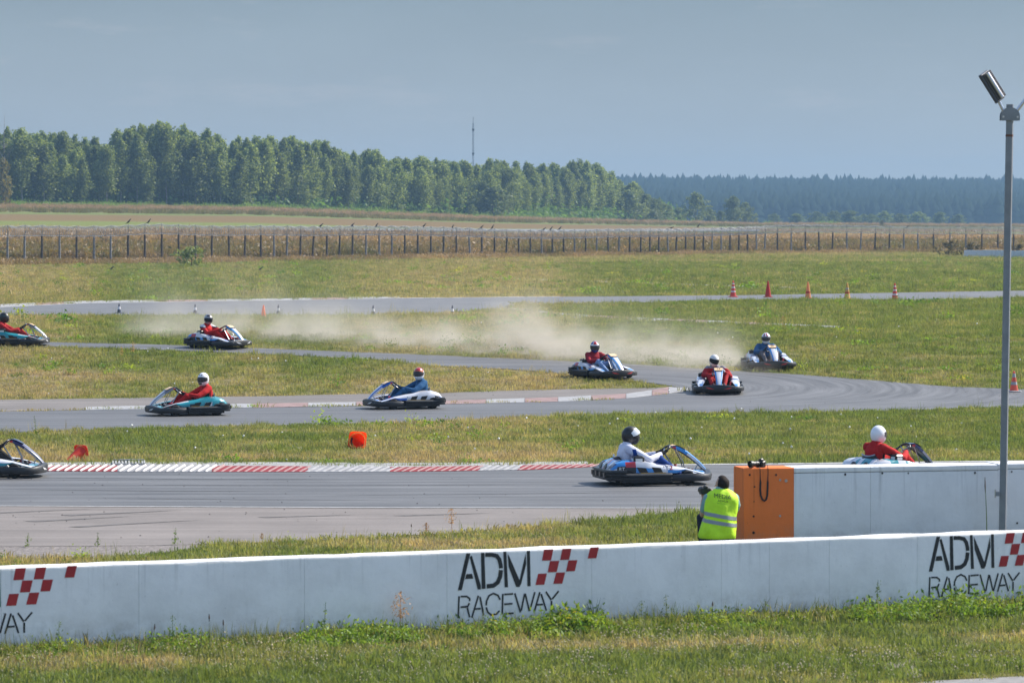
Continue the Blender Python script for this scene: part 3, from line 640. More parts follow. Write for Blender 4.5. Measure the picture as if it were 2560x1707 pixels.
def trunk_mesh(seed, H, r0, m, limbs=7):
    r = random.Random(seed); mb = MB()
    pts = [(math.sin(k * 1.3 + seed) * .12 * k / 3, math.cos(k * 1.1 + seed) * .1 * k / 3, H * k / 8 - (.4 if k == 0 else 0)) for k in range(9)]
    mb.tube(pts, [r0 * (1 - .88 * k / 8) for k in range(9)], 7)
    for k in range(limbs):
        h = H * r.uniform(.25, .8); a = r.uniform(0, 6.28); l = H * .13 * (1.1 - h / H) + .6
        i = min(7, int(h / H * 8)); b = Vector(pts[i])
        mb.tube([b, b + Vector((math.cos(a) * l * .6, math.sin(a) * l * .6, l * .7)), b + Vector((math.cos(a) * l, math.sin(a) * l, l * 1.3))], [r0 * .3, r0 * .2, r0 * .06], 5)
    return mb.mesh('trunk', m, 60)
TRUNK = [trunk_mesh(s, 18, .17, M_BARK) for s in range(4)]; TRUNKW = trunk_mesh(9, 9, .22, M_BARKD)
def tree(name, X, D, h, crown, trunk, h0, wk, label, cat, group):
    o = empty(name, (X, D, float(zter(X, D)) - .1), random.uniform(0, 6.28), label, cat, group)
    k = h / h0
    for nm, me in (('trunk', trunk), ('crown', crown)):
        c = link(nm, me, o); c.scale = (k * wk, k * wk, k)
    return o
TOP_U = [-300, 0, 60, 180, 270, 310, 375, 440, 500, 560, 640, 680, 710, 780, 870, 930, 1000, 1100, 1150, 1230, 1300, 1400, 1450, 1500, 1560, 1600, 1640]
TOP_V = [325, 332, 326, 345, 354, 322, 312, 320, 333, 345, 350, 345, 350, 352, 380, 384, 400, 402, 400, 404, 405, 410, 406, 420, 446, 470, 488]
def ordinal(n):
    T = ['', 'first', 'second', 'third', 'fourth', 'fifth', 'sixth', 'seventh', 'eighth', 'ninth', 'tenth', 'eleventh', 'twelfth', 'thirteenth', 'fourteenth', 'fifteenth', 'sixteenth', 'seventeenth', 'eighteenth', 'nineteenth']
    D_ = {2: ('twenty', 'twentieth'), 3: ('thirty', 'thirtieth'), 4: ('forty', 'fortieth'), 5: ('fifty', 'fiftieth'), 6: ('sixty', 'sixtieth'), 7: ('seventy', 'seventieth'), 8: ('eighty', 'eightieth'), 9: ('ninety', 'ninetieth')}
    return T[n] if n < 20 else (D_[n // 10][1] if n % 10 == 0 else D_[n // 10][0] + '-' + T[n % 10])
def forest():
    nfront = 0
    gr = 'birches of the dense wood behind the field'
    lab = {0: 'tall slender birch in the front rank of the dense green wood', 1: 'dark birch standing deeper inside the dense green wood', 2: 'birch whose top just shows at the back of the dense wood'}
    for row, (dd, step, nrow) in enumerate(((4, 26, 0), (14, 25, 1), (26, 26, 1), (42, 30, 2))):
        u = -160 + row * 9
        while u < 1648 - row * 14:
            uu = u + random.uniform(-9, 9); D = float(interp(uu, FOR_U, FOR_D)) + dd + random.uniform(-4, 4)
            X = (uu - U0) / F * D; z = float(zter(X, D)); top = float(interp(uu, TOP_U, TOP_V))
            H = CH + (VH - top) / F * D - z
            H *= random.uniform(.80, 1.03) if row < 2 else random.uniform(.88, 1.02)
            if row == 0: H *= random.uniform(.80, 1.0)
            if row == 0 and uu > 2: k_ = nfront = nfront + 1; lb = f'{ordinal(nfront)} birch from the left in the front rank of the dense wood'
            else: lb = lab[nrow] if row else 'birch of the wood front standing past the left end of the view'
            o = tree('birch_tree', X, D, max(H, 5), CROWN[random.randrange(8)], TRUNK[random.randrange(4)], 20, random.uniform(.9, 1.3) * (18 / max(H, 12)) ** .5, lb, 'tree', gr)
            u += step * random.uniform(.8, 1.25) * (1000 / D) ** .6
    # the rounder trees and bushes that end the wood on the right, each with its own look
    T = [(1232, 470, 7.2, 'CW', 'broad light green tree bulging out of the wood edge with sunlit right side'),
         (1180, 512, 4.5, 'CW', 'small round grey-green bush at the foot of the broad light green tree'),
         (1570, 478, 7, 'CW', 'rounded tree on the sloping right shoulder of the wood'),
         (1610, 488, 6.5, 'CW', 'low rounded tree closing the right end of the wood'),
         (1640, 500, 6, 'CW', 'grey-green tree at the very end of the wood'),
         (1668, 512, 5, 'CW', 'low bush between the wood end and the first lone tree'),
         (1695, 518, 5, 'CW', 'low spreading bush left of the first lone round tree'),
         (1738, 484, 6, 'CW', 'first lone round-headed tree right of the wood'),
         (1775, 522, 5, 'CW', 'low bush between the two lone round trees'),
         (1800, 528, 5, 'CW', 'low dark bush just left of the second lone tree'),
         (1833, 492, 5, 'CW', 'second lone tree with a narrow split crown'),
         (1862, 508, 5, 'CW', 'right half crown beside the narrow split tree'),
         (1890, 545, 4, 'CY', 'small yellowish bush right of the second lone tree')]
    for u, v, w, k, lb in T:
        D = float(interp(u, FOR_U, FOR_D)) - (6 if u < 1650 else 0); X = (u - U0) / F * D; z = float(zter(X, D)); H = CH + (VH - v) / F * D - z
        if k == 'CW': tree('round_tree', X, D, H, CROWNW[random.randrange(3)], TRUNKW, 14, 1.65 * 14 / max(H, 8) * w / 9, lb, 'tree', 'rounded trees at the right end of the wood')
        else: tree('yellow_bush', X, D, H, CROWNY, TRUNKW, 9, 1.3, lb, 'bush', None)
    B = [(1935, 538, 'pale bush first in the far hedge line'), (1990, 545, 'grey hazy bush second in the far hedge line'), (2040, 530, 'tall hazy bush in the far hedge line'), (2085, 528, 'dark round bush in the far hedge line left of the gap'),
         (2125, 526, 'hazy tree behind the dark round bush of the far hedge'), (2160, 540, 'small bush between dark round ones in the far hedge'), (2178, 536, 'dark dense bush beside the bright yellow-green one'), (2210, 528, 'pale hazy tree behind the bright yellow-green bush'),
         (2250, 540, 'grey hazy bush right of the bright yellow-green one'), (2295, 530, 'broad hazy bush in the right part of the far hedge'), (2350, 530, 'rounded hazy bush near the right end of the far hedge'), (2395, 548, 'last low bush at the right end of the far hedge')]
    for u, v, lb in B:
        D = 1620 + random.uniform(-60, 90); X = (u - U0) / F * D; z = float(zter(X, D)); H = CH + (VH - v) / F * D - z
        tree('hedge_bush', X, D, max(H, 4), CROWNW[random.randrange(3)], TRUNKW, 14, random.uniform(2.0, 2.9), lb, 'bush', 'hazy bushes of the far hedge')
    D = 1250; u = 2205; X = (u - U0) / F * D
    tree('yellow_bush', X, D, CH + (VH - 551) / F * D - float(zter(X, D)), CROWNY, TRUNKW, 9, 1.5, 'bright yellow-green bush standing in front of the far hedge', 'bush', None)
    D = 1180; u = 2350; X = (u - U0) / F * D
    tree('yellow_bush', X, D, CH + (VH - 567) / F * D - float(zter(X, D)), CROWNY, TRUNKW, 9, 2.2, 'low yellow-green bush seen through the coiled wire', 'bush', None)
    D = 930; u = 12; X = (u - U0) / F * D
    tree('yellow_bush', X, D, CH + (VH - 400) / F * D - float(zter(X, D)), CROWNY, TRUNK[1], 9, .8, 'tree with yellowing leaves at the left end of the wood front', 'tree', None)
forest()
def far_wood():
    r = np.random.default_rng(5); n = 9000; V = []; Fq = []
    D = r.uniform(2350, 3650, n); u = r.uniform(1150, 2900, n); X = (u - U0) / F * D; Z = zter(X, D)
    for k in range(n):
        h = r.uniform(14.5, 18) * (1.2 if r.uniform() < .08 else 1); w = h * r.uniform(.3, .5); rot = r.uniform(0, 6.28); b0 = Z[k] - 1
        for lv, (za, zb, wa) in enumerate(((.1, .55, 1), (.35, .8, .75), (.6, 1.0, .45))):
            b = len(V); m = 5
            V += [(X[k] + np.cos(rot + i * 6.283 / m) * w * wa * r.uniform(.75, 1.2), D[k] + np.sin(rot + i * 6.283 / m) * w * wa, b0 + h * za) for i in range(m)] + [(X[k], D[k], b0 + h * zb)]
            Fq += [(b + i, b + (i + 1) % m, b + m) for i in range(m)]
    me = fast_mesh('far_forest', V, Fq, [mat('conifer_green', (.018, .028, .018), 1, spec=0)])
    tag(link('far_forest', me), 'dark conifer wood covering the distant blue ridge', None, None, 'stuff')
far_wood()
def mast():
    D = 1450; X = (1183 - U0) / F * D; zt = CH + (VH - 293) / F * D; zb = float(zter(X, D)); H = zt - zb
    o = empty('lattice_mast', (X, D, zb), R(20), 'thin lattice radio mast rising above the wood', 'mast'); m = mat('mast_steel', (.10, .11, .12), .6, .3)
    L_ = [(.28 * math.cos(a), .28 * math.sin(a)) for a in (0, 2.094, 4.189)]
    for x, y in L_: MB().tube([(x, y, 0), (x, y, H * .93)], .045, 5).build('leg', m, o)
    mb = MB(); z = 0; k = 0
    while z < H * .92:
        for i in range(3):
            a, b = L_[i], L_[(i + 1) % 3]; mb.tube([(*a, z), (*b, z + .9)], .028, 4, caps=False)
        z += .9
    mb.build('bracing', m, o)
    MB().tube([(0, 0, H * .92), (0, 0, H)], .08, 5).build('aerial', m, o)
    MB().box((-.35, -.35, H * .62), (.35, .35, H * .64)).build('antenna_box', m, o); MB().box((-.4, -.2, H * .86), (.4, .2, H * .88)).build('antenna_box', m, o)
mast()
# ================================================================== fence
WIRE_U = [-300, 0, 100, 200, 300, 380, 450, 550, 640, 800, 880, 1000, 1140, 1280, 1400, 1500, 1600, 1700, 1800, 1900, 1960, 2050, 2120, 2200, 2300, 2900]
WIRE_V = [594, 592, 590, 592, 590, 585, 587, 590, 588, 590, 588, 588, 591, 596, 597, 594, 592, 592, 589, 585, 581, 581, 582, 584, 586, 586]
def fence_at(u):
    D = float(interp(u, FEN_U, FEN_D)); X = (u - U0) / F * D; return Vector((X, D, CH + (VH - float(interp(u, WIRE_U, WIRE_V))) / F * D))
def fence():
    root = empty('perimeter_fence', fence_at(1280) - Vector((0, 0, 2.2)), 0, 'long fence of dark posts topped with coiled razor wire', 'fence'); off = Vector(root.location)
    mp = [mat('weathered_post', (.075, .065, .06), .9, var=.4, vscale=3), mat('grey_concrete_post', (.20, .20, .20), .9, var=.3, vscale=3)]; ms = mat('fence_steel', (.16, .17, .17), .5, .5)
    def pm(seed):
        mb = MB(); r = random.Random(seed)
        mb.tube([(r.uniform(-.02, .02), r.uniform(-.02, .02), z) for z in (-2.6, -1.6, -.8, .02)], [.105, .105, .10, .095], 7); return mb
    posts = [pm(k).mesh('post', mp[k % 3 == 2], 50) for k in range(6)]
    rod = MB().tube([(0, 0, 0), (0, .02, .5), (0, 0, .98)], .032, 5).mesh('extension_rod', ms)
    us = np.linspace(-260, 2820, 3000); pts = [fence_at(u) for u in us]; acc = 0; k = 0; line = [pts[0]]
    tops = []
    for a, b in zip(pts[:-1], pts[1:]):
        acc += math.hypot(b.x - a.x, b.y - a.y)
        if acc >= 2.5:
            acc -= 2.5
            p = link('post', posts[random.randrange(6)], root); p.location = b - off + Vector((0, 0, random.uniform(-.05, .03))); p.rotation_euler = (random.gauss(0, .012), random.gauss(0, .022), random.uniform(0, 6))
            q = link('extension_rod', rod, root); q.location = b - off; q.rotation_euler = (0, random.gauss(.02, .02), 0)
            tops.append(b - off)
    mw = mat('bright_wire', (.40, .41, .42), .8, spec=.2)
    MB().tube([t + Vector((0, 0, .02)) for t in tops], .024, 4).build('lower_wire', mw, root)
    mb = MB(); hel = []
    for i in range(len(tops) - 1):
        a, b = tops[i], tops[i + 1]; n = 72
        for j in range(n):
            t = j / n; ph = t * 6.283 * 9; sag = -.10 * math.sin(math.pi * t); c = a.lerp(b, t) + Vector((0, 0, .50 + sag)); rr = .44 + .03 * math.sin(j * 1.7 + i)
            d = (b - a).normalized()
            hel.append(c + Vector((-d.y, d.x, 0)) * (math.cos(ph) * rr) + Vector((0, 0, math.sin(ph) * rr)))
    mb.tube(hel, .026, 3, caps=False); o = mb.build('razor_coil', mat('razor_wire_steel', (.33, .335, .33), .5, .4), root); o['kind'] = 'stuff'
    tp = []
    for i in range(len(tops) - 1):
        a, b = tops[i], tops[i + 1]
        for t in (0, .5): tp.append(a.lerp(b, t) + Vector((0, 0, .96 - (.10 if t else 0))))
    MB().tube(tp, .014, 4).build('upper_wire', mw, root)
    return root
fence()
def crows():
    m = mat('crow_plumage', (.018, .018, .02), .5); mg = mat('hooded_crow_grey', (.13, .125, .12), .7)
    def body():
        mb = MB(); S = [(-.30, -.06, .012, .008), (-.2, -.03, .03, .014), (-.1, .0, .05, .045), (0, .05, .07, .075), (.09, .11, .06, .07), (.14, .165, .042, .048), (.17, .20, .04, .042), (.21, .21, .032, .034), (.24, .205, .012, .012), (.285, .195, .004, .004)]
        mb.loft([[(x, w * math.cos(a), z + h * math.sin(a)) for a in [2*math.pi*k/8 for k in range(8)]] for x, z, w, h in S]); return mb.mesh('crow_body', m, 60)
    bm_ = body(); leg = MB().tube([(0, 0, -.1), (.01, 0, .02)], .009, 4).mesh('leg', m)
    wing = MB().loft([[(-.24, .0, -.06), (-.24, .012, -.055)], [(-.05, .05, .03), (-.05, .062, .05)], [(.08, .055, .10), (.08, .06, .15)]], 0, False).mesh('wing', m)
    L_ = [(322, 553, 0, 'crow on the coiled wire, leftmost of all the crows'), (372, 553, 0, 'crow second from the left on the coiled wire'), (802, 563, 0, 'crow third from the left, alone on the coiled wire'),
          (880, 562, 0, 'crow fourth from the left, stretched forward on the wire'), (941, 563, 0, 'crow fifth from the left on the coiled wire'), (1060, 563, 0, 'upright crow, sixth from the left on the wire'),
          (1131, 567, 0, 'crow alone, left of the close pair on the wire'), (1203, 567, 0, 'left crow of the close pair on the wire'), (1231, 567, 0, 'right crow of the close pair on the wire'),
          (1359, 572, 0, 'left crow of the trio on the wire'), (1377, 571, 0, 'middle crow of the trio on the wire'), (1399, 570, 0, 'right crow of the trio on the wire'),
          (1678, 568, 0, 'crouching crow below the right end of the wood'), (1746, 563, 0, 'crow on the wire below the first lone round tree'), (2267, 566, 0, 'last crow, on the wire right of the far hedge')]
    for i, (u, v, g, lb) in enumerate(L_):
        D = float(interp(u, FEN_U, FEN_D)); X = (u - U0) / F * D; z = CH + (VH - v - 3) / F * D
        k = 1.15; o = empty('crow', (X, D, z), random.uniform(-.5, .4), lb, 'crow', 'crows along the fence'); o.rotation_euler[1] = -random.uniform(.0, .35) if i != 12 else .3
        for nm, me, y in (('body', bm_, 0), ('leg', leg, .02), ('leg', leg, -.02), ('wing', wing, 0)):
            c = link(nm, me, o); c.scale = (k, k, k); c.location = (0, y, 0)
        c = link('wing', wing, o); c.scale = (k, -k, k)
    for u, v, lb in ((650, 678, 'crow walking on the grass below the fence'), (277, 677, 'small dark crow on the grass at the left below the fence')):
        p = at(u, v); o = empty('crow', p + Vector((0, 0, .1)), .2, lb, 'crow', 'crows on the grass below the fence')
        for nm, me, y in (('body', bm_, 0), ('leg', leg, .02), ('leg', leg, -.02), ('wing', wing, 0)):
            c = link(nm, me, o); c.location = (0, y, 0)
crows()
def far_wall():
    m = mat('far_white_paint', (.62, .64, .66), .7, var=.12); root = None; a = at(2408, 644); b = at(2700, 648)
    root = empty('far_barrier', a, math.atan2(b.y - a.y, b.x - a.x), 'low white concrete barrier in the grass below the right end of the fence', 'barrier'); L_ = (b - a).length; n = 6
    for k in range(n):
        MB().loft([[(L_*k/n + .03, 0, -.1), (L_*k/n + .03, .5, -.1), (L_*k/n + .03, .4, .8 + .03*(k%2)), (L_*k/n + .03, .1, .8 + .03*(k%2))], [(L_*(k+1)/n - .03, 0, -.1), (L_*(k+1)/n - .03, .5, -.1), (L_*(k+1)/n - .03, .4, .8 + .03*(k%2)), (L_*(k+1)/n - .03, .1, .8 + .03*(k%2))]]).build('block', m, root)
    mbz = leaf_mat('bush_brown_leaves', (.08, .07, .035), (.14, .11, .055), .3)
    for u, v, s, lb in ((2378, 642, 1.0, 'dark brown bush at the left end of the far white barrier'), (2430, 642, .9, 'reddish bush growing before the far white barrier'), (2546, 644, .8, 'green bush in front of the far barrier by the lamp pole'), (478, 668, 1.0, 'dark green bush at the foot of the fence at left')):
        p = at(u, v); o = empty('bush', p, 0, lb, 'bush', None); c = link('crown', crown_mesh(int(u), 1.6, 3.0, 30, PW, .02, .16, 16, mbz if u != 478 else M_LEAF2, .2, .45), o); c.scale = (s, s, s)
        MB().tube([(0, 0, -.1), (.05, 0, .5), (0, .1, 1.0)], [.05, .04, .02], 5).build('stem', M_BARKD, o)
far_wall()
# ================================================================== barriers
def wall_mat(name, col, stain=(.30, .31, .30), amt=.35):
    m, N, L, b = new_mat(name); tc = N.new('ShaderNodeTexCoord')
    def nz(sc, det, rough, scale=(1, 1, 1)):
        mp = N.new('ShaderNodeMapping'); mp.inputs['Scale'].default_value = scale; L.new(tc.outputs['Object'], mp.inputs[0])
        n = N.new('ShaderNodeTexNoise'); n.inputs['Scale'].default_value = sc; n.inputs['Detail'].default_value = det; n.inputs['Roughness'].default_value = rough; L.new(mp.outputs[0], n.inputs[0]); return n.outputs[0]
    def mr(x, a, b_, c, d):
        q = N.new('ShaderNodeMapRange'); q.inputs[1].default_value = a; q.inputs[2].default_value = b_; q.inputs[3].default_value = c; q.inputs[4].default_value = d; L.new(x, q.inputs[0]); return q.outputs[0]
    f1 = mr(nz(1.3, 8, .7), .42, .72, 0, amt * 1.3); f2 = mr(nz(7, 7, .75, (1, 1, .3)), .56, .74, 0, .7); f3 = mr(nz(30, 4, .65), .66, .73, 0, .85)
    def mix(f, c, d):
        q = N.new('ShaderNodeMixRGB'); L.new(f, q.inputs[0])
        if isinstance(c, tuple): q.inputs[1].default_value = (*c, 1)
        else: L.new(c, q.inputs[1])
        q.inputs[2].default_value = (*d, 1); return q.outputs[0]
    c = mix(f1, col, tuple(x * .62 for x in col)); c = mix(f2, c, tuple(x * .78 for x in col)); c = mix(f3, c, stain)
    # mud splashed up from the grass and drips run down from the top edge
    sp_ = N.new('ShaderNodeSeparateXYZ'); L.new(tc.outputs['Object'], sp_.inputs[0]); zl = mr(sp_.outputs[2], .02, .42, 1, 0)
    mu = N.new('ShaderNodeMath'); mu.operation = 'MULTIPLY'; L.new(zl, mu.inputs[0]); L.new(mr(nz(5, 7, .75), .42, .66, 0, .75), mu.inputs[1]); c = mix(mu.outputs[0], c, (.30, .27, .22))
    zt = mr(sp_.outputs[2], .45, .9, 0, 1); mv = N.new('ShaderNodeMath'); mv.operation = 'MULTIPLY'; L.new(zt, mv.inputs[0]); L.new(mr(nz(3, 5, .7, (4, 4, .12)), .55, .70, 0, .45), mv.inputs[1]); c = mix(mv.outputs[0], c, tuple(x * .45 for x in col))
    L.new(c, b.inputs['Base Color']); b.inputs['Roughness'].default_value = .75; b.inputs['Specular IOR Level'].default_value = .25
    bp = N.new('ShaderNodeBump'); bp.inputs['Strength'].default_value = .35; bp.inputs['Distance'].default_value = .01; L.new(nz(14, 6, .6), bp.inputs['Height']); L.new(bp.outputs[0], b.inputs['Normal'])
    return m
M_WALL = wall_mat('white_barrier_paint', (.80, .80, .79)); M_ORANGE = wall_mat('orange_barrier_paint', (.78, .19, .045), (.30, .10, .04), .22); M_WALL2 = wall_mat('white_barrier_paint_worn', (.75, .755, .76), (.22, .22, .22), .3)
M_BLACKP = mat('black_stencil_paint', (.022, .024, .028), .6, var=.3, vscale=5); M_REDP = mat('red_stencil_paint', (.40, .022, .028), .55, var=.15, vscale=5); M_GREENP = mat('green_stencil_paint', (.02, .16, .10), .6)
def barrier_block(x0, x1, th, h, seed, z0=-.25, step=.22, amp=.012, r=.022):
    """one length of cast barrier with an uneven rounded top, x along, y depth"""
    rr = random.Random(seed); n = max(2, int((x1 - x0) / step)); rings = []
    for k in range(n + 1):
        x = x0 + (x1 - x0) * k / n
        def j(q): return (mnoise.noise(Vector((x * 1.7, q, 3.1))) * 1.0 + mnoise.noise(Vector((x * 6, q, 8))) * .5) * amp
        a, b = h + j(0), h + j(5)
        rings.append([(x, 0 + j(9) * .3, z0), (x, 0 + j(9) * .3, a - r), (x, r * .35, a - r * .3), (x, r, a), (x, th - r, b), (x, th - r * .3, b - r * .3), (x, th, b - r), (x, th, z0)])
    return MB().loft(rings, 0)
NEAR_H = .885
def near_wall():
    ang = math.atan2(WDIR.y, WDIR.x); root = empty('barrier_wall', (WALL_A.x, WALL_A.y, 0), ang, 'long low white concrete wall in the foreground with stencilled black and red lettering', 'barrier wall')
    pxs = [-900, -420, 0, 345, 760, 1117, 1480, 1805, 1925, 2075, 2295, 2560, 2950, 3400]
    xs = []
    for u in pxs:      # where the column of the photograph meets the wall line
        k = (u - U0) / F; t = (k * WALL_A.y - WALL_A.x) / (WDIR.x - k * WDIR.y); xs.append(t)
    for i in range(len(xs) - 1): barrier_block(xs[i] + .0012, xs[i + 1] - .0012, .30, NEAR_H, i).build('wall_panel', M_WALL, root, smooth=35)
    return root, ang
NW, NW_ANG = near_wall()
def wall_s(u):
    k = (u - U0) / F; return (k * WALL_A.y - WALL_A.x) / (WDIR.x - k * WDIR.y)
def logo(u_left, green_m=False):
    """ADM RACEWAY stencil, drawn in the units of the enlarged photograph and laid on the wall face"""
    sx = 1 / (2.94 * 232 * .955); sz = 1 / (2.94 * 232); x_off = wall_s(u_left)
    def T(p): return Vector((x_off + (p[0] - 717) * sx, -.0035, NEAR_H - .012 - (p[1] - 452) * sz))
    K, Rr, Gm = MB(), [], MB()
    dy = lambda pts: [(x, y + (x - 717) * .012) for x, y in pts]
    for pl in ([(717, 722), (747, 722), (811, 455), (781, 455)], [(806, 482), (822, 470), (890, 690), (890, 720), (866, 720)], [(781, 606), (823, 604), (834, 640), (771, 642)],
               [(891, 453), (917, 453), (926, 716), (896, 717)]): K.poly([T(p) for p in dy(pl)][::-1])
    stroke(K, dy([(923, 468), (975, 469), (1010, 478), (1030, 505), (1040, 545), (1042, 570)]), 30, 0, T); stroke(K, dy([(1042, 582), (1036, 630), (1018, 672), (985, 695), (934, 699)]), 32, 0, T)
    Mm = Gm if green_m else K
    for pl in ([(1060, 448), (1083, 448), (1096, 710), (1070, 710)], [(1092, 462), (1108, 490), (1192, 680), (1184, 710), (1158, 710), (1100, 560)], [(1230, 462), (1234, 545), (1192, 700), (1180, 672)], [(1238, 446), (1262, 446), (1268, 706), (1243, 706)]): Mm.poly([T(p) for p in dy(pl)][::-1])
    for st in ([(726, 765), (720, 925)], [(737, 768), (785, 769), (806, 785), (806, 803)], [(804, 818), (790, 843), (737, 846)], [(788, 852), (806, 922)], [(822, 925), (872, 765)], [(884, 775), (912, 912)], [(846, 862), (890, 860)],
               [(1036, 800), (1020, 768), (985, 752), (952, 768), (934, 805), (930, 838)], [(931, 852), (942, 888), (970, 910), (1008, 903), (1032, 880)], [(1056, 757), (1052, 905)], [(1066, 762), (1135, 759)], [(1066, 833), (1130, 831)], [(1064, 904), (1138, 901)],
               [(1147, 755), (1190, 896)], [(1196, 884), (1222, 760)], [(1226, 760), (1258, 890)], [(1262, 884), (1300, 750)], [(1296, 893), (1338, 752)], [(1348, 765), (1388, 890)], [(1312, 845), (1362, 843)], [(1384, 750), (1425, 812)], [(1432, 806), (1482, 748)], [(1427, 818), (1427, 890)]):
        stroke(K, dy(st), 13, 0, T)
    K.build('painted_lettering', M_BLACKP, NW)
    if green_m: Gm.build('painted_letter', M_GREENP, NW)
    for pl in ([(1370, 443), (1441, 443), (1424, 525), (1354, 525)], [(1510, 443), (1580, 443), (1562, 525), (1493, 525)], [(1415, 530), (1487, 530), (1467, 612), (1398, 612)], [(1556, 530), (1626, 530), (1606, 611), (1538, 611)],
               [(1325, 620), (1392, 620), (1372, 702), (1304, 702)], [(1463, 617), (1532, 617), (1510, 699), (1440, 699)], [(1725, 440), (1792, 440), (1772, 521), (1705, 521)]):
        mb = MB(); mb.poly([T((x, y + 4)) for x, y in pl][::-1]); mb.build('painted_check', M_REDP, NW)
logo(1144); logo(2324); logo(-206, True)
RW_O = Vector((3.08, 50.87, 0)); RW_ANG = math.atan2(.22, .976)
def rear_wall():
    root = empty('pit_wall', RW_O, RW_ANG, 'tall white concrete wall with an orange painted end beside the crouching photographer', 'barrier wall')
    H = 1.15; c, s = math.cos(RW_ANG), math.sin(RW_ANG)
    def loc(u): k = (u - U0) / F; return (k * RW_O.y - RW_O.x) / (c - k * s)
    xs = [0, loc(1986), loc(2178), loc(2497), loc(2760), loc(3300)]
    barrier_block(xs[0], xs[1], .5, H, 31, z0=-.15, amp=.008).build('end_block', M_ORANGE, root, smooth=35)
    for i in range(1, 5):
        cap = .068; hh = H + (.012 if i >= 3 else 0)
        barrier_block(xs[i] + .0015, xs[i + 1] - .0015, .5, hh - cap - .004, 40 + i, z0=-.15, amp=.0).build('wall_panel', M_WALL2, root, smooth=35)
        o = barrier_block(xs[i] + .002, xs[i + 1] - .002, .5, hh, 50 + i, z0=hh - cap, amp=.009); o.build('wall_cap', M_WALL2, root, smooth=35)
    mh = mat('bolt_hole_rust', (.03, .022, .02), .9); mp = mat('paint_chip', (.42, .38, .36), .9)
    for u, v, r, m in ((1875, 1187, .012, mh), (1887, 1217, .01, mh), (1886, 1254, .007, mh), (1885, 1291, .012, mh), (1885, 1332, .016, mh), (1951, 1200, .014, mp), (1966, 1202, .018, mp), (1951, 1290, .014, mp), (1941, 1187, .013, mh),
                       (2114, 1186, .013, mh), (2207, 1183, .012, mh), (2439, 1182, .013, mh), (2272, 1183, .009, mh), (2545, 1308, .012, mh), (2531, 1179, .01, mh)):
        x = loc(u); D = RW_O.y + x * s; z = CH + (VH - v) / F * D
        MB().lathe([(r * 1.2, .0), (r, .004), (r * .3, .002)], 9, M=Matrix.Translation((x, -.004, z)) @ Matrix.Rotation(math.pi / 2, 4, 'X')).build('bolt_hole' if m is mh else 'paint_chip', m, root)
    return root
rear_wall()
def lamp_pole():
    D = 51.35; s = F / D; X = (2508 - U0) / s; H = 4.36 + (VH - 262) / s
    root = empty('lamp_pole', (X, D, 0), 0, 'tall grey steel lamp pole standing before the white wall at right', 'lamp post')
    root.rotation_euler = (0, math.atan(.082 / 6), R(0))
    m = mat('pole_grey_paint', (.215, .235, .265), .5, .25, var=.12, vscale=6); mr_ = mat('bolt_rust', (.14, .06, .04), .8); md = mat('lamp_dark_metal', (.075, .08, .095), .5, .4); ml = mat('lamp_silver', (.55, .55, .58), .3, .8)
    mb = MB(); a = R(28); rr = [(.058 * math.cos(a + k * math.pi / 2 + q), .058 * math.sin(a + k * math.pi / 2 + q)) for k in range(4) for q in (-.09, .09)]
    mb.loft([[(x, y, z) for x, y in rr] for z in (-.1, H * .93)], 0).build('shaft', m, root)
    MB().loft([[(x * .98, y * .98, z) for x, y in rr] for z in (H * .931, H)], 0).build('top_tube', m, root)
    MB().loft([[(x * 1.03, y * 1.03, z) for x, y in rr] for z in (H * .928, H * .933)], 0).build('weld_ring', mr_, root)
    pl = [(.126 * math.cos(math.pi * k / 10), .115 * math.sin(math.pi * k / 10)) for k in range(11)] + [(-.126, -.06), (.126, -.06)]
    for y in (-.075, .07):
        MB().loft([[(x, yy, H - .155 + z) for x, z in pl] for yy in (y, y + .006)], 0).build('mount_plate', m, root)
    mb = MB()
    for x in (-.095, .095):
        mb.box((x - .012, -.08, H - .18), (x + .012, .08, H - .155))
    mb.build('bracket_bolt', ml, root)
    Lx = Vector((-.545, 0, .838)); Wx = Vector((.40, .885, .26)).normalized(); Nx = Wx.cross(Lx).normalized()
    c0 = Vector((-.245, .0, H + .235)); base = Vector((-.08, 0, H - .10))
    MB().tube([base, base + (c0 - base) * .62], .022, 8).build('lamp_arm', ml, root)
    M = Matrix((( Lx.x, Wx.x, Nx.x, c0.x), (Lx.y, Wx.y, Nx.y, c0.y), (Lx.z, Wx.z, Nx.z, c0.z), (0, 0, 0, 1)))
    head = MB().rbox((-.22, -.16, -.025), (.22, .16, .02), .012, M=M).build('lamp_head', md, root)
    for k in range(9): MB().box((-.20, -.14 + .034 * k, .021), (.20, -.134 + .034 * k, .055), M=M).build('cooling_fin', md, head)
    MB().tube([M @ Vector((-.19, -.09, .075)), M @ Vector((.19, -.09, .075))], .032, 10).build('driver_tube', ml, head)
    MB().box((-.20, -.14, -.031), (.20, .14, -.027), M=M).build('lamp_glass', mat('lamp_glass', (.35, .36, .38), .15), head)
    b2 = Vector((.08, 0, H - .10)); M2 = Matrix.Scale(-1, 4, (1, 0, 0))
    MB().tube([b2, b2 + Vector((.25, 0, .34))], .022, 8).build('lamp_arm', ml, root)
    h2 = MB(); h2.rbox((-.22, -.16, -.025), (.22, .16, .02), .012, M=Matrix.Translation((.14, 0, .19)) @ M2 @ M); h2.build('lamp_head', mat('lamp_head_bronze', (.22, .17, .12), .5, .4), root)
    zb = CH + (VH - 1235) / s
    MB().box((-.105, -.07, zb - .025), (-.05, .075, zb + .03)).build('wall_clamp', m, root); MB().tube([(-.105, 0, zb + .06), (-.105, 0, zb - .05)], .012, 6).build('clamp_bolt', ml, root)
lamp_pole()
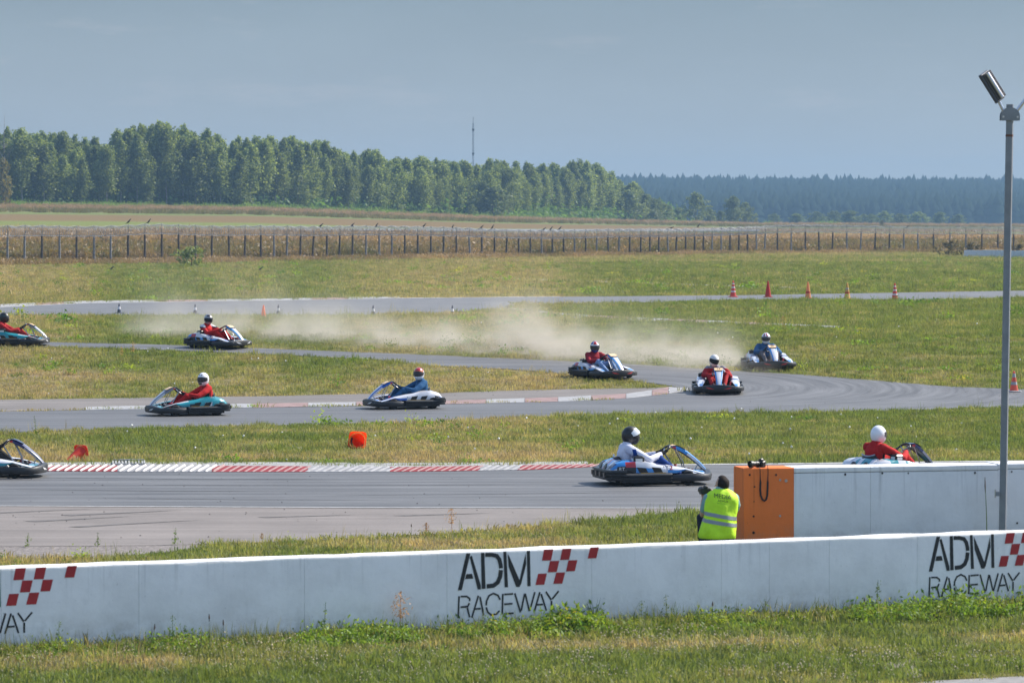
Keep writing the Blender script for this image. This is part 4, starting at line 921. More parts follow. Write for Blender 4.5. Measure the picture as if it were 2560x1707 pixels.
# ================================================================== cones
def cone_parts(root, h, r, base, bands, mbase, hollow=False, M=None):
    """bands = [(t0,t1,material)] along the height"""
    b2 = base / 2; th = h * .05
    mb = MB()
    c = base * .14
    oct_ = [(-b2 + c, -b2), (b2 - c, -b2), (b2, -b2 + c), (b2, b2 - c), (b2 - c, b2), (-b2 + c, b2), (-b2, b2 - c), (-b2, -b2 + c)]
    if hollow:
        n = 24; O = []
        for k in range(n):
            a = 2 * math.pi * k / n; q = b2 / max(abs(math.cos(a)), abs(math.sin(a))); q = min(q, b2 * 1.28); O.append((q * math.cos(a), q * math.sin(a)))
        I = [(r * 1.08 * math.cos(2 * math.pi * k / n), r * 1.08 * math.sin(2 * math.pi * k / n)) for k in range(n)]
        mb.loft([[(x, y, 0) for x, y in I], [(x, y, 0) for x, y in O], [(x, y, th * .6) for x, y in O], [(x, y, th) for x, y in I], [(x, y, 0) for x, y in I]], 0, True, False, False)
    else: mb.loft([[(x, y, 0) for x, y in oct_], [(x, y, th * .7) for x, y in oct_], [(x * .9, y * .9, th) for x, y in oct_]], 0)
    o = mb.build('base', mbase, root)
    if M: o.matrix_local = M
    rt = r * .2
    for t0, t1, m in bands:
        mb = MB(); ra, rb = r + (rt - r) * t0, r + (rt - r) * t1; za, zb = th * .6 + (h - th * .6) * t0, th * .6 + (h - th * .6) * t1
        if hollow:
            n = 5; prof = []
            for k in range(n + 1):
                t = k / n; q = ra + (rb - ra) * t; prof += [(q * 1.0, za + (zb - za) * t - .004), (q * .94, za + (zb - za) * t + .004)] if 0 < k < n else [(q, za + (zb - za) * t)]
            mb.lathe(prof + [(q * .9, z + .006) for q, z in prof[::-1]][:0], 24, closed_prof=True)
            mb.lathe([(q - .006, z) for q, z in prof], 24, closed_prof=True)
        else: mb.lathe([(ra, za), (rb, zb)] + ([(rb * .6, zb + .01)] if t1 >= 1 else []), 16)
        o = mb.build('cone_body' if len(bands) == 1 else 'cone_band', m, root, smooth=30)
        if M: o.matrix_local = M
M_ORC, M_PKC, M_RDC, M_YLC, M_BLC = cone_mat('orange_cone_plastic', (.85, .15, .025), .5), cone_mat('pink_red_cone_plastic', (.75, .12, .09), .35), cone_mat('red_cone_plastic', (.52, .03, .022), .3), mat('yellowed_cone_plastic', (.62, .33, .07), .55, var=.3, vscale=7), mat('dark_blue_cone_rubber', (.03, .045, .085), .6, var=.2)
M_CWH, M_CWH2, M_CRUB = mat('cone_reflective_white', (.68, .66, .66), .5), mat('cone_grey_band', (.36, .36, .36), .5), mat('cone_black_rubber', (.03, .03, .032), .8)
def cones():
    P, Wt, O, Y = M_PKC, M_CWH, M_ORC, M_YLC
    OL = cone_mat('faded_orange_cone', (.80, .34, .14), .35)
    striped = [(0, .28, P), (.28, .36, Wt), (.36, .54, P), (.54, .63, Wt), (.63, .78, P), (.78, .85, Wt), (.85, 1, P)]
    spec = [(1833, 743, .76, striped, P, 'pink-red cone with white bands, leftmost of the five tall cones on the far track'), (1920, 743.5, .76, [(0, 1, M_RDC)], M_RDC, 'plain dark red tall cone, second of the five on the far track'),
            (2020, 747, .76, [(0, .30, OL), (.30, .42, M_RDC), (.42, 1, OL)], M_RDC, 'faded orange tall cone with one darker red band, in the middle of the five'), (2118, 749.5, .76, [(0, .35, Y), (.35, .44, M_RDC), (.44, .60, Y), (.6, .68, M_CWH2), (.68, 1, Y)], Y, 'yellowish dirty tall cone, fourth of the five on the far track'),
            (2237, 751, .76, striped, P, 'pink-red cone with white bands, rightmost of the five tall cones on the far track')]
    for u, v, h, b, mbs, lb in spec:
        o = empty('traffic_cone', at(u, v, .014), random.uniform(0, 1), lb, 'traffic cone', 'tall cones along the far track'); cone_parts(o, h, .15, .40, b, mbs)
    o = empty('traffic_cone', at(2535, 980, .014), .3, 'orange and white banded cone beside the lamp pole at the hairpin', 'traffic cone'); B_ = cone_mat('orange_pink_cone', (.80, .20, .12))
    cone_parts(o, .52, .115, .32, [(0, .32, B_), (.32, .47, M_CWH2), (.47, .70, B_), (.70, .9, M_CWH2), (.9, 1, B_)], M_CWH2)
    blue = [(0, .36, M_BLC), (.36, .68, M_CWH), (.68, 1, M_BLC)]
    for u, v, lb in ((298, 783, 'dark blue cone with white band, leftmost on the far track'), (488, 785, 'dark blue cone with white band above the silver-helmeted driver'), (696, 787, 'small blue and white cone right of the plain orange cone'), (933, 791, 'dark blue cone with white band standing apart near the dust'), (1131, 794, 'small blue cone half lost in the dust cloud')):
        p = at(u, min(v, 788.5), .014) if v > 789 else at(u, v, .014)
        o = empty('training_cone', p, random.uniform(0, 1), lb, 'traffic cone', 'small blue cones along the far track'); cone_parts(o, .36, .085, .28, blue, M_BLC)
    o = empty('training_cone', at(659, 795, .0), .2, 'plain orange cone in the tall grass above the silver-helmeted driver', 'traffic cone'); cone_parts(o, .46, .11, .26, [(0, 1, cone_mat('bright_orange_cone', (.85, .22, .07)))], M_ORC)
    # two knocked-over cones on the verge of the near track
    def aim(d):
        d = Vector(d).normalized(); return d.to_track_quat('Z', 'Y').to_matrix().to_4x4()
    p = at(893, 1123); o = empty('fallen_cone', p, 0, 'orange cone lying on its side with its open base towards us', 'traffic cone')
    M = Matrix.Translation((0, 0, .172)) @ aim((.24, .93, -.26)) @ Matrix.Rotation(R(2), 4, 'Z')
    cone_parts(o, .50, .155, .36, [(0, 1, M_ORC)], cone_mat('orange_cone_base', (.95, .22, .04), .85), True, M)
    mb = MB(); mb.loft([[(math.cos(a) * q, math.sin(a) * q, z) for q, z in ((.146, .012), (.128, .07))] for a in [R(-80 + 9 * k) for k in range(9)]], 0, False); t = mb.build('black_tape', M_CRUB, o); t.matrix_local = M @ Matrix.Rotation(R(35), 4, 'Z') @ Matrix.Scale(.93, 4)
    p = at(203, 1152); o = empty('fallen_cone', p, 0, 'red cone tipped over on the grass just above the red kerb', 'traffic cone')
    M = Matrix.Translation((0, 0.1, .15)) @ aim((-.46, -.80, -.25))
    cone_parts(o, .48, .13, .30, [(0, 1, cone_mat('red_orange_cone', (.66, .055, .03)))], MATS['red_orange_cone'], True, M)
cones()
# ================================================================== karts
M_PLA = mat('black_bumper_plastic', (.020, .021, .023), .42, spec=.45, var=.25, vscale=7, bump=.15, bscale=60); M_TYRE = mat('tyre_rubber', (.022, .022, .023), .85, var=.2); M_RIM = mat('wheel_rim_alloy', (.30, .30, .31), .35, .8)
M_BLK = mat('gloss_black', (.012, .012, .014), .3); M_STEEL = mat('bare_steel', (.42, .42, .44), .35, .9); M_SEAT = mat('seat_shell_grey', (.06, .06, .065), .35)
M_PWH = mat('white_bodywork', (.60, .61, .65), .25, coat=.4); M_PBL = mat('blue_bodywork', (.015, .11, .46), .25, coat=.4); M_PLB = mat('light_blue_bodywork', (.03, .23, .58), .25, coat=.4); M_PNV = mat('navy_bodywork', (.012, .022, .10), .3, coat=.3); M_PRD = mat('red_bodywork', (.42, .02, .03), .3, coat=.3)
M_PTL = mat('teal_bodywork', (.012, .235, .285), .25, coat=.4); M_PGR = mat('grey_violet_panel', (.20, .21, .27), .35, coat=.2); M_YEL = mat('yellow_trim', (.62, .33, .02), .45); M_TAN = mat('number_plate_tan', (.72, .50, .27), .45, var=.08); M_LAB = mat('label_white', (.75, .74, .72), .5); M_WMARK = mat('bumper_mark_white', (.62, .62, .62), .4); M_RMARK = mat('bumper_mark_red', (.55, .035, .03), .45)
LIV = {'blue': dict(base=M_PWH, a=M_PLB, b=M_PNV, c=M_PRD, nas=M_PLB, nas2=M_PWH, mark=M_RMARK, txt='RT2'), 'haier': dict(base=M_PWH, a=M_PBL, b=M_PBL, c=M_PBL, nas=M_PBL, nas2=M_PWH, mark=M_WMARK, txt='Haier'),
       'teal': dict(base=M_PTL, a=M_PTL, b=M_BLK, c=M_PWH, nas=M_PGR, nas2=M_PWH, mark=M_WMARK, txt=''), 'tealdark': dict(base=M_PWH, a=M_PTL, b=M_BLK, c=M_PTL, nas=M_PNV, nas2=M_PGR, mark=M_WMARK, txt=''),
       'bluew': dict(base=M_PWH, a=M_PLB, b=M_PNV, c=M_PRD, nas=M_PLB, nas2=M_PWH, mark=M_WMARK, txt='RT2')}
def bump_loft(path, prof_fn, m, name, root, smooth=45, closed_ends=True):
    """sweep an outward profile along a plan path; prof_fn(t) gives [(out, z)...] ring"""
    pts = [Vector((x, y, 0)) for x, y in path]; rings = []; n = len(pts)
    for i, p in enumerate(pts):
        d = (pts[min(i + 1, n - 1)] - pts[max(i - 1, 0)]).normalized(); o = Vector((d.y, -d.x, 0))
        rings.append([p + o * q + Vector((0, 0, z)) for q, z in prof_fn(i / (n - 1))])
    return MB().loft(rings, 0).build(name, m, root, smooth=smooth)
def kart(name, liv, label):
    P = LIV[liv]; root = empty(name, (0, 0, 0), 0, label, 'go-kart', 'karts racing on the track')
    # floor and frame
    MB().loft([[(-.70, -.30, .045), (-.70, .30, .045), (-.70, .30, .065), (-.70, -.30, .065)], [(.80, -.27, .045), (.80, .27, .045), (.80, .27, .065), (.80, -.27, .065)]], 0).build('floor_pan', M_BLK, root)
    mb = MB()
    for s in (-1, 1): mb.tube([(-.80, .30*s, .10), (-.2, .32*s, .09), (.3, .30*s, .09), (.82, .22*s, .10)], .017, 6)
    mb.tube([(.5, -.55, .125), (.5, .55, .125)], .018, 6); mb.tube([(-.56, -.6, .14), (-.56, .6, .14)], .02, 6); mb.build('frame_rail', M_STEEL, root)
    # bumpers
    def fprof(t):
        c = 1 - abs(2*t - 1); top = .178 + .06 * sm(.35, 1, c) ; top = float(top) + .02 * math.exp(-((c - .25) / .12) ** 2); d = .045
        return [(0, .07), (d * .7, .075), (d, .11), (d * .95, top - .03), (d * .5, top), (-.06, top + .004), (-.08, top - .03), (-.05, .08)]
    fp = [(.20, .60), (.34, .655), (.55, .665), (.72, .64), (.84, .56), (.91, .44), (.955, .28), (.975, .12), (.98, 0)]
    fp = [(x, y) for x, y in fp]; fp = (fp + [(x, -y) for x, y in fp[-2::-1]])[::-1]
    fb = bump_loft([(x, y) for x, y in fp], fprof, M_PLA, 'front_bumper', root)
    for s in (-1, 1):   # slanted slashes on the nose
        mb = MB(); q = [(1.026, .13*s, .122), (.999, .29*s, .134), (.978, .37*s, .180), (1.008, .24*s, .160)]
        q = [(x + .006, y, z) for x, y, z in q]
        mb.poly(q if s > 0 else q[::-1]); mb.build('bumper_mark', P['mark'], fb)
    def sprof(t):
        e = 1 - max(0, (abs(2*t - 1) - .86) / .14) ** 2 * .45; d = .05 * e + .005
        return [(-.09, .062), (d * .8, .06), (d, .075), (d, .085), (d * .55, .095), (d * .55, .108), (d, .118), (d, .135), (d * .55, .145), (d * .55, .155), (d * .95, .168), (d * .9, .19), (d * .4, .212), (-.09, .215)]
    for s in (-1, 1):
        pth = [(-.70 + .09 * k, .66 * s + .0) for k in range(11)]
        if s < 0: pass
        else: pth = pth[::-1]
        bump_loft([(x, y) for x, y in pth], sprof, M_PLA, 'side_bumper', root, 30)
    def rprof(t):
        d = .04
        return [(-.03, .10), (d * .8, .10), (d, .12), (d, .145), (d * .4, .155), (d * .4, .17), (d, .18), (d, .205), (d * .4, .215), (d * .4, .228), (d, .238), (d * .8, .268), (-.03, .27), (-.05, .19)]
    rp = [(-.60, -.66), (-.74, -.665), (-.83, -.62), (-.875, -.5), (-.89, -.25), (-.89, 0), (-.89, .25), (-.875, .5), (-.83, .62), (-.74, .665), (-.60, .66)]
    rb = bump_loft(rp[::-1], rprof, M_PLA, 'rear_bumper', root, 30)
    for y in (-.42, -.14, .14, .42): MB().box((-.945, y - .05, .145), (-.925, y + .05, .225)).build('bumper_slot', M_BLK, rb)
    # wheels
    for x, r_, w in ((.50, .125, .13), (-.56, .14, .20)):
        for s in (-1, 1):
            y = .555 * s if x > 0 else .52 * s; Mx = Matrix.Translation((x, y, r_)) @ Matrix.Rotation(R(90), 4, 'X')
            wh = empty('wheel', (0, 0, 0)); wh.parent = root
            MB().lathe([(r_ * .55, -w/2), (r_ * .9, -w/2), (r_, -w*.36), (r_, w*.36), (r_ * .9, w/2), (r_ * .55, w/2), (r_ * .5, 0)], 20, M=Mx).build('tyre', M_TYRE, wh, smooth=40)
            MB().lathe([(.02, -w*.3), (r_ * .5, -w*.46), (r_ * .56, -w*.5), (r_ * .5, -w*.3), (r_ * .5, w*.3), (r_ * .56, w*.5), (r_ * .5, w*.46), (.02, w*.3)], 16, M=Mx).build('rim', M_RIM, wh, smooth=40)
    # side pods
    X = [-.84, -.74, -.60, -.42, -.24, -.05, .14, .31, .46, .62, .80]; ZT = [.285, .385, .425, .43, .42, .375, .345, .315, .29, .25, .205]; ZB = [.225, .22, .22, .22, .205, .205, .205, .21, .258, .215, .17]
    YI = [.30, .27, .28, .30, .31, .33, .35, .37, .39, .42, .46]; YO = [.52, .57, .60, .605, .61, .61, .60, .585, .575, .58, .56]
    mats = [P['base'], P['a'], P['b'], P['c'], M_BLK]
    for s in (-1, 1):
        rings = []
        for x, zt, zb, yi, yo in zip(X, ZT, ZB, YI, YO):
            h = zt - zb; q = [(yi, zb), (yi, zt - .2 * h), (yi + .05, zt), (yo - .05, zt - .12 * h), (yo, zt - .55 * h), (yo, zb)]
            rings.append([(x, y * s, z) for y, z in (q if s > 0 else q)])
        def mf(i, j, liv=liv):
            if j in (0, 5): return 4
            if liv in ('blue', 'bluew'):
                if j == 4: return 1 if i in (3, 4, 6, 7) else (4 if i in (1, 2) else 0)
                if j == 3: return 0 if 2 < i < 8 else (3 if i == 2 else (1 if i < 2 else 0))
                return 2 if i in (0, 5) else (1 if i in (1, 2, 9) else 0)
            if liv == 'haier': return 1 if (j == 4 and i in (0, 6, 7, 8)) or (j == 2 and i in (0, 8, 9)) else (4 if j == 4 and i in (1,) else 0)
            if liv == 'teal': return 4 if (j == 4 and i in (1, 5)) or (i > 7 and j > 2) else (3 if (i == 3 and j == 4) or (i >= 6 and j == 2) else 0)
            return 1 if (i in (2, 4) and j in (2, 3)) or j == 4 else (4 if i in (3,) and j == 2 else 0)
        mb = MB(); mb.loft(rings, 0, True, True, True, None, mf)
        if s < 0: mb.f = [f[::-1] for f in mb.f]
        o = mb.build('side_pod', mats, root, smooth=50)
        mb = MB()     # dark cut-outs in the flank and the moulded blister between them
        for x0, x1 in ((-.36, -.24), (-.10, .02)):
            q = [(x0, .6135 * s, .225), (x1 + .03, .6135 * s, .225), (x1 - .01, .6135 * s, .30), (x0 - .05, .6135 * s, .315)]
            mb.poly(q if s < 0 else q[::-1])
        mb.build('flank_vent', M_BLK, o)
        MB().box((-.34, .608 * s - .012, .208), (.10, .608 * s + .012, .222)).build('trim_strip', M_YEL, o)
        if P['txt']:
            t = text_mesh(P['txt'], .115 if P['txt'] != 'Haier' else .075, M_PNV if P['txt'] == 'Haier' else M_PNV, .0015, .12)
            ob = link('pod_lettering', t, o); ob.location = (.12 if P['txt'] != 'Haier' else .05, .604 * s, .266); ob.rotation_euler = (R(54), 0, R(180) if s > 0 else 0)
            if P['txt'] == 'RT2':
                t2 = text_mesh('2', .115, M_PRD, .003, .12); ob2 = link('pod_numeral', t2, o); dx = .082 if s < 0 else -.082
                ob2.location = (.12 + dx, .6065 * s, .267); ob2.rotation_euler = ob.rotation_euler
            if P['txt'] == 'RT2':
                MB().poly([(-.76, .588 * s, .245), (-.60, .6125 * s, .235), (-.60, .596 * s, .335), (-.74, .575 * s, .325)][::(1 if s < 0 else -1)]).build('decal_panel', M_BLK, o)
                t3 = text_mesh('RT', .085, M_LAB, .0015, .12); ob3 = link('pod_lettering', t3, o); ob3.location = (-.672, .606 * s, .258); ob3.rotation_euler = (R(74), 0, R(180) + R(9) if s > 0 else R(-9))
    # rear cowl behind the seat
    mb = MB(); mb.loft([[(-.86, y, .27 - .02*abs(y)), (-.80, y * .98, .345 - .06*abs(y)), (-.70, y * .95, .42 - .08*abs(y)), (-.60, y * .85, .435 - .06*abs(y)), (-.60, y * .85, .40 - .06*abs(y)), (-.80, y, .26)] for y in (-.30, -.2, -.1, 0, .1, .2, .3)], 0, True, True, True, None, lambda i, j: (1 if i in (1, 4) else (3 if i == 2 else 0)) if j < 3 else 4)
    mb.build('rear_cowl', mats, root, smooth=50)
    mb = MB()
    for y in (-.16, .16): mb.lathe([(.07, 0), (.065, .012), (.02, .014)], 12, M=Matrix.Translation((-.845, y, .305)) @ Matrix.Rotation(R(-65), 4, 'Y'))
    mb.build('cowl_vent', M_BLK, root)
    # engine with filter box on the right flank
    MB().rbox((-.52, -.55, .20), (-.20, -.34, .36), .03).build('engine_block', M_STEEL, root)
    ab = MB().rbox((-.44, -.53, .36), (-.25, -.36, .495), .022).build('filter_box', M_BLK, root); MB().box((-.41, -.5345, .405), (-.29, -.531, .455)).build('label_plate', M_LAB, ab); MB().lathe([(.018, 0), (.016, .018), (.004, .02)], 10, M=Matrix.Translation((-.35, -.44, .495))).build('cap', M_BLK, ab); MB().box((-.443, -.50, .41), (-.4405, -.40, .46)).build('label_plate', M_LAB, ab)
    MB().tube([(-.5, -.36, .25), (-.66, -.2, .27), (-.80, .05, .25), (-.86, .12, .22)], .032, 8).build('exhaust', M_STEEL, root)
    MB().rbox((.08, -.12, .07), (.32, .12, .20), .03).build('fuel_tank', mat('tank_white', (.55, .55, .53), .4), root)
    # seat
    R_ = []
    for x, z, w, d in ((-.08, .10, .15, .02), (-.30, .075, .17, .05), (-.46, .09, .185, .09), (-.57, .20, .20, .09), (-.62, .34, .20, .07), (-.645, .455, .17, .03)):
        R_.append([(x + d * .9 * abs(k) ** 2.2, w * k, z + d * abs(k) ** 2.2) for k in (-1, -.75, -.45, -.15, .15, .45, .75, 1)])
    mb = MB(); mb.loft(R_, 0, False); th = [[(x - .02, y, z - .02) for x, y, z in r_] for r_ in R_]; mb.loft([r_[::-1] for r_ in th], 0, False); mb.build('seat', M_SEAT, root, smooth=60)
    MB().tube([p for p in R_[-1]], .016, 6).build('seat_rim', M_STEEL, root)
    # nose, upright front panel and its number plate
    mb = MB(); mb.loft([[(.56, y*.55, .20 - .05*abs(y)), (.74, y*.85, .235 - .10*abs(y)), (.93, y, .225 - .10*abs(y)), (.955, y, .195 - .08*abs(y)), (.56, y*.55, .17 - .05*abs(y))] for y in (-.46, -.30, -.12, 0, .12, .30, .46)], 0, True, True, True, None, lambda i, j: (1 if i in (1, 4) else 0) if j < 3 else 4)
    mb.build('nose_cone', mats, root, smooth=40)
    C = [(.985, .215), (.93, .285), (.86, .36), (.79, .42), (.72, .475), (.64, .535), (.56, .585), (.48, .625), (.41, .645), (.345, .635)]
    HW = [.068, .072, .08, .09, .10, .108, .118, .125, .125, .11]; TH = [.045, .05, .055, .06, .063, .066, .068, .068, .06, .04]
    rings = []
    for i, (x, z) in enumerate(C):
        a, b = C[max(i - 1, 0)], C[min(i + 1, len(C) - 1)]; d = Vector((b[0] - a[0], 0, b[1] - a[1])).normalized(); nn = Vector((d.z, 0, -d.x)) * -1
        if nn.x + nn.z < 0: nn = -nn
        c = Vector((x, 0, z)); w, t = HW[i], TH[i]
        rings.append([c + Vector((0, w, 0)) - nn * t, c + Vector((0, w, 0)) - nn * t * .3, c + Vector((0, w * .62, 0)), c + Vector((0, -w * .62, 0)), c + Vector((0, -w, 0)) - nn * t * .3, c + Vector((0, -w, 0)) - nn * t, c + Vector((0, -w * .8, 0)) - nn * t * .75, c + Vector((0, w * .8, 0)) - nn * t * .75])
    mb = MB(); mb.loft(rings, 0, True, True, True, None, lambda i, j: (2 if i < 6 else 0) if j == 2 else (0 if j in (1, 3) else ((2 if i < 5 else (3 if i == 8 else 0)) if j in (0, 4) else 1)))
    npn = mb.build('front_panel', [P['nas'], M_BLK, P['nas2'], M_PRD], root, smooth=50)
    pr = [[rings[i][k] + Vector((.003, 0, .005)) for k in (2, 3)] for i in (6, 7, 8, 9)]
    pr = [[Vector((p.x, p.y * 1.5, p.z - (.0 if abs(p.y) < .2 else 0))) for p in q] for q in pr]
    MB().loft(pr, 0, False).build('number_plate', M_TAN if liv != 'tealdark' else M_PNV, npn)
    for q in (pr,):
        t = [(rings[5][k] * .45 + rings[6][k] * .55) + Vector((.004, 0, .006)) for k in (2, 3)] + [rings[6][k] + Vector((.004, 0, .006)) for k in (3, 2)]
        MB().poly([Vector((p.x, p.y * 1.45, p.z)) for p in t]).build('plate_band', M_BLK, npn)
    mb = MB()
    for s in (-1, 1): mb.tube([(.62, .06*s, .09), (.55, .07*s, .36), (.42, .07*s, .60)], .010, 6)
    mb.tube([(.70, 0, .1), (.84, 0, .33)], .010, 6); mb.build('panel_stay', M_STEEL, root)
    MB().rbox((.40, -.14, .07), (.60, .14, .24), .03).build('pedal_box', M_BLK, root)
    # steering, pedals, tank cap
    cz = Vector((.215, 0, .545)); ax = Vector((-.62, 0, .78)).normalized(); e1 = Vector((0, 1, 0)); e2 = ax.cross(e1)
    sw = MB().tube([cz + (e1 * math.cos(a) + e2 * math.sin(a)) * .145 for a in [2*math.pi*k/24 for k in range(25)]], .019, 7, caps=False).build('steering_wheel', M_BLK, root, smooth=60)
    mb = MB()
    for a in (R(90), R(210), R(330)): mb.tube([cz - ax * .02, cz + (e1 * math.cos(a) + e2 * math.sin(a)) * .14], .012, 5)
    mb.build('spoke', M_STEEL, sw)
    MB().tube([cz, (.50, 0, .12)], .014, 6).build('steering_column', M_STEEL, root)
    for s in (-1, 1): MB().tube([(.66, .13*s, .06), (.70, .13*s, .20), (.70, .13*s, .25)], [.012, .012, .02], 6).build('pedal', M_PRD, root)
    MB().tube([(.5, .3, .12), (.52, .34, .30)], [.02, .028], 8).build('bumper_knob', M_PRD, root)
    return root
def plate_number(kart_, txt):
    t = text_mesh(txt, .105, mat('plate_digit_brown', (.10, .05, .03), .6), .001); p = next(c for c in kart_.children if c.name.startswith('front_panel')); o = link('plate_number', t, p)
    o.location = (.515, 0, .617); o.rotation_euler = (0, R(28), 0); o.rotation_mode = 'XYZ'; o.matrix_local = Matrix.Translation((.515, 0, .616)) @ Matrix.Rotation(R(31), 4, 'Y') @ Matrix.Rotation(R(90), 4, 'Z')
def copy_tree(o, parent=None):
    c = o.copy(); COL.objects.link(c)
    if parent: c.parent = parent
    for ch in list(o.children): copy_tree(ch, c)
    return c
# ================================================================== people
def ellipsoid(mb, c, r, n=12, rot=None):
    c = Vector(c); rings = []
    for i in range(1, n):
        t = math.pi * i / n; ring = []
        for k in range(2 * n):
            a = math.pi * k / n; p = Vector((r[0] * math.sin(t) * math.cos(a), r[1] * math.sin(t) * math.sin(a), -r[2] * math.cos(t)))
            if rot: p = rot @ p
            ring.append(c + p)
        rings.append(ring)
    mb.loft(rings, 0)
def body_mesh(name, parts, mats, voxel=.0105, shade=None, smooth_it=4):
    """parts = [('tube', points, radii, material) | ('ell', centre, radii, material, rot)]: overlapping volumes fused into one skin"""
    mb = MB()
    for p in parts:
        if p[0] == 'tube':
            pts = [Vector(q) for q in p[1]]; mb.tube(pts, p[2], 10)
            for q, r_ in ((pts[0], p[2][0]), (pts[-1], p[2][-1])): ellipsoid(mb, q, (r_, r_, r_), 6)
        elif p[0] == 'loft': mb.loft(p[1], 0)
        else: ellipsoid(mb, p[1], p[2], 10, p[4] if len(p) > 4 else None)
    me = mb.mesh('tmp', mats[0]); o = bpy.data.objects.new('tmp', me); COL.objects.link(o)
    bm = bmesh.new(); bm.from_mesh(me); bmesh.ops.recalc_face_normals(bm, faces=bm.faces[:]); bm.to_mesh(me); bm.free()
    rm = o.modifiers.new('r', 'REMESH'); rm.mode = 'VOXEL'; rm.voxel_size = voxel; rm.use_smooth_shade = True
    s = o.modifiers.new('s', 'SMOOTH'); s.iterations = smooth_it; s.factor = .5
    dg = bpy.context.evaluated_depsgraph_get(); out = bpy.data.meshes.new_from_object(o.evaluated_get(dg)); bpy.data.objects.remove(o); bpy.data.meshes.remove(me)
    out.name = name; out.materials.clear()
    for m in mats: out.materials.append(m)
    n = len(out.polygons); cen = np.zeros(n * 3, np.float32); out.polygons.foreach_get('center', cen); cen = cen.reshape(-1, 3)
    best = np.full(n, 1e9); idx = np.zeros(n, np.int32)
    for p in parts:
        if p[0] == 'tube':
            d = np.full(n, 1e9)
            for a, b, ra, rb in zip(p[1][:-1], p[1][1:], p[2][:-1], p[2][1:]):
                a, b = np.array(a), np.array(b); ab = b - a; t = np.clip(((cen - a) @ ab) / max(ab @ ab, 1e-9), 0, 1)
                d = np.minimum(d, np.linalg.norm(cen - (a + t[:, None] * ab), axis=1) - (ra + (rb - ra) * t))
            mi = p[3]
        elif p[0] == 'loft':
            d = np.full(n, 1e9)
            for ring in p[1]:
                q = np.array([tuple(v) for v in ring])
                for v in q: d = np.minimum(d, np.linalg.norm(cen - v, axis=1) - .02)
            mi = p[2]
        else: d = np.linalg.norm((cen - np.array(p[1])) / np.array(p[2]), axis=1) * min(p[2]) - min(p[2]); mi = p[3]
        w = d < best; best[w] = d[w]; idx[w] = mi
    if shade: idx = shade(cen, idx)
    out.polygons.foreach_set('material_index', idx); out.polygons.foreach_set('use_smooth', np.ones(n, bool)); out.update()
    return out
def fabric(name, col, var=.18): return mat(name, col, .85, spec=.2, var=var, vscale=5, bump=.55, bscale=11)
M_SKIN = mat('skin', (.50, .30, .21), .55); M_SHOE = mat('dark_shoe', (.03, .03, .035), .6); M_GLOV = fabric('black_glove', (.02, .02, .022)); M_NECK = mat('black_balaclava', (.015, .015, .016), .9)
